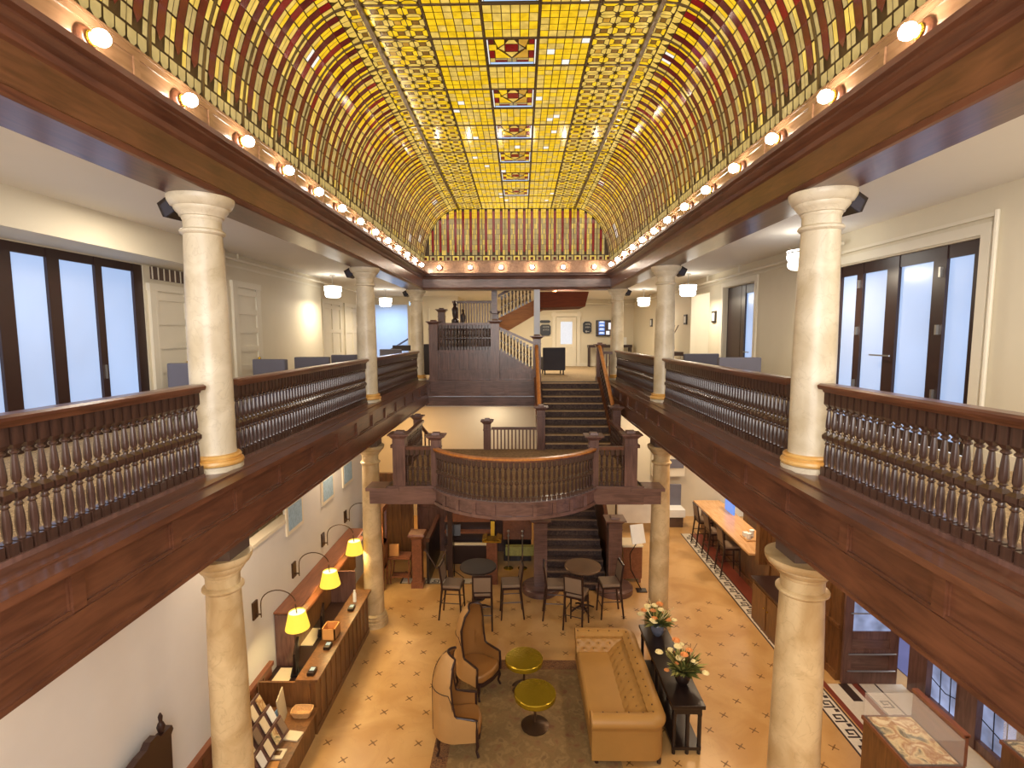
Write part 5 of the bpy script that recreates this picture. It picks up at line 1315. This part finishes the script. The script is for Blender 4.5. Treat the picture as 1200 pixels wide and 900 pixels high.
# carved clock top at the bottom left
t = T('carved_chair_back', 'dark carved wooden crest with a finial beside the white wall, bottom left', 'chair', (-3.85, 5.1, 0))
mb = MB(); pr = [(-3.2, 0)]
cr = [(4.72, 1.0), (4.72, 1.60), (4.80, 1.78), (4.86, 1.86), (4.98, 1.88), (5.08, 1.88), (5.14, 1.93), (5.24, 1.93), (5.30, 1.87), (5.48, 1.86), (5.50, 1.80), (5.46, 1.76), (5.44, 1.0)]
mb.prism(cr, 'X', -3.98, -3.90); mb.build('crest', EBON, t)
MB().lathe(-3.94, 5.36, [(.02, 0), (.035, .03), (.045, .08), (.03, .12), (.018, .14), (.022, .17), (.025, .2), (.008, .24)], 12, None, 1.86).build('finial', EBON, t, True)
MB().box(-4.0, -3.5, 4.75, 5.42, .45, .52).build('seat', EBON, t)
for x in (-3.96, -3.55):
    for y in (4.78, 5.36): MB().box(x, x+.05, y, y+.05, 0, 1.0 if x < -3.9 else .45).build('leg', EBON, t)

# ================================================================== LIGHT
def area(name, loc, size, power, col, rot=(0, 0, 0), sy=None):
    l = bpy.data.lights.new(name, 'AREA'); l.energy = power; l.color = col; l.size = size
    if sy: l.shape = 'RECTANGLE'; l.size_y = sy
    o = bpy.data.objects.new(name, l); COL.objects.link(o); o.location = loc; o.rotation_euler = rot; return o
WARM = (1, .74, .48)
so.location.z += .018
for y in (3, 7, 11): area('downlight', (-3.7, y, 4.27), .5, 12 if y < 5 else 22, WARM); area('downlight', (4.4, y, 4.27), .6, 36, WARM)
area('downlight', (4.4, 15, 4.27), .6, 30, WARM); area('downlight', (-1.2, 13.3, 3.0), .3, 3.5, WARM); area('downlight', (-3.6, 16, 4.0), .5, 34, (1, .6, .25))
area('downlight', (4.5, 16.5, 4.2), .5, 24, (1, .85, .65)); area('downlight', (-.8, 16.8, 4.05), .5, 11, (1, .85, .65)); area('bar_light', (6.9, 14, 3.9), .6, 50, (1, .8, .6))
for x, y in ((-4.2, 2), (-4.2, 6.5), (4.2, 3.5)): area('mezzanine_fill', (x, y, 7.85), .6, 24, (1, .88, .72))  # ceiling fills added to brighten the mezzanine, no fixtures known
for x, y in ((-4.75, 13.5), (-4.5, 17.8), (4.42, 8.1), (4.45, 13.6), (4.4, 18.2)): area('lamp_glow', (x, y, 7.24), .35, 22, (1, .86, .66))
area('rear_hall_light', (1.5, 20.5, 7.8), .8, 60, (1, .86, .64)); area('rear_stair_light', (-1.5, 19.5, 7.8), .6, 40, (1, .82, .55))
area('stair_head_fill', (1.55, 16.9, 7.8), .6, 60, (1, .88, .72)); area('stair_hall_window', (-6, 23, 7.7), 1.5, 62, (.34, .56, 1))  # the stair-head lamp is an unseen fill added to light the treads
area('street_daylight', (9.2, 8.5, 2.6), 3, 70, (.75, .82, 1), (0, PI/2, 0))
area('side_room_daylight', (6.3, 14.8, 7.7), .8, 25, (1, .95, .88))
for y in (7.72, 9.13, 10.54, 11.95): area('sconce_glow', (-3.42, y, 1.80), .2, 6, (1, .72, .3))
# general fill light added behind the viewpoint, no window known there
area('front_fill', (0, -1.6, 6.6), 5, 240, (1, .93, .86), (math.radians(80), 0, 0), 3)
W = bpy.data.worlds.new('soft_day'); bpy.context.scene.world = W; W.use_nodes = True
W.node_tree.nodes['Background'].inputs[0].default_value = (.9, .93, 1, 1); W.node_tree.nodes['Background'].inputs[1].default_value = .9

# ================================================================== CAMERA
cam = bpy.data.cameras.new('camera'); co = bpy.data.objects.new('camera', cam); COL.objects.link(co)
cam.sensor_width = 36; cam.lens = 605.18/1200*36; cam.clip_start = .05; cam.clip_end = 200
co.location = (.1146, 0, 6.3117)
yaw, pit, rol = -.0165, .0944, .0032
fw = Vector((sin(yaw)*cos(pit), cos(yaw)*cos(pit), -sin(pit)))
right = Vector((cos(yaw), -sin(yaw), 0)); up = right.cross(fw)
r2 = right*cos(rol)-up*(-sin(rol))*(-1); 
X = right*cos(rol)-up*sin(rol); Y = right*sin(rol)+up*cos(rol); Z = -fw
co.rotation_euler = Matrix((X, Y, Z)).transposed().to_euler()
sc = bpy.context.scene; sc.camera = co
sc.view_settings.view_transform = 'Standard'; sc.view_settings.look = 'None'; sc.view_settings.gamma = 1; sc.view_settings.use_curve_mapping = False
sc.view_settings.exposure = .9
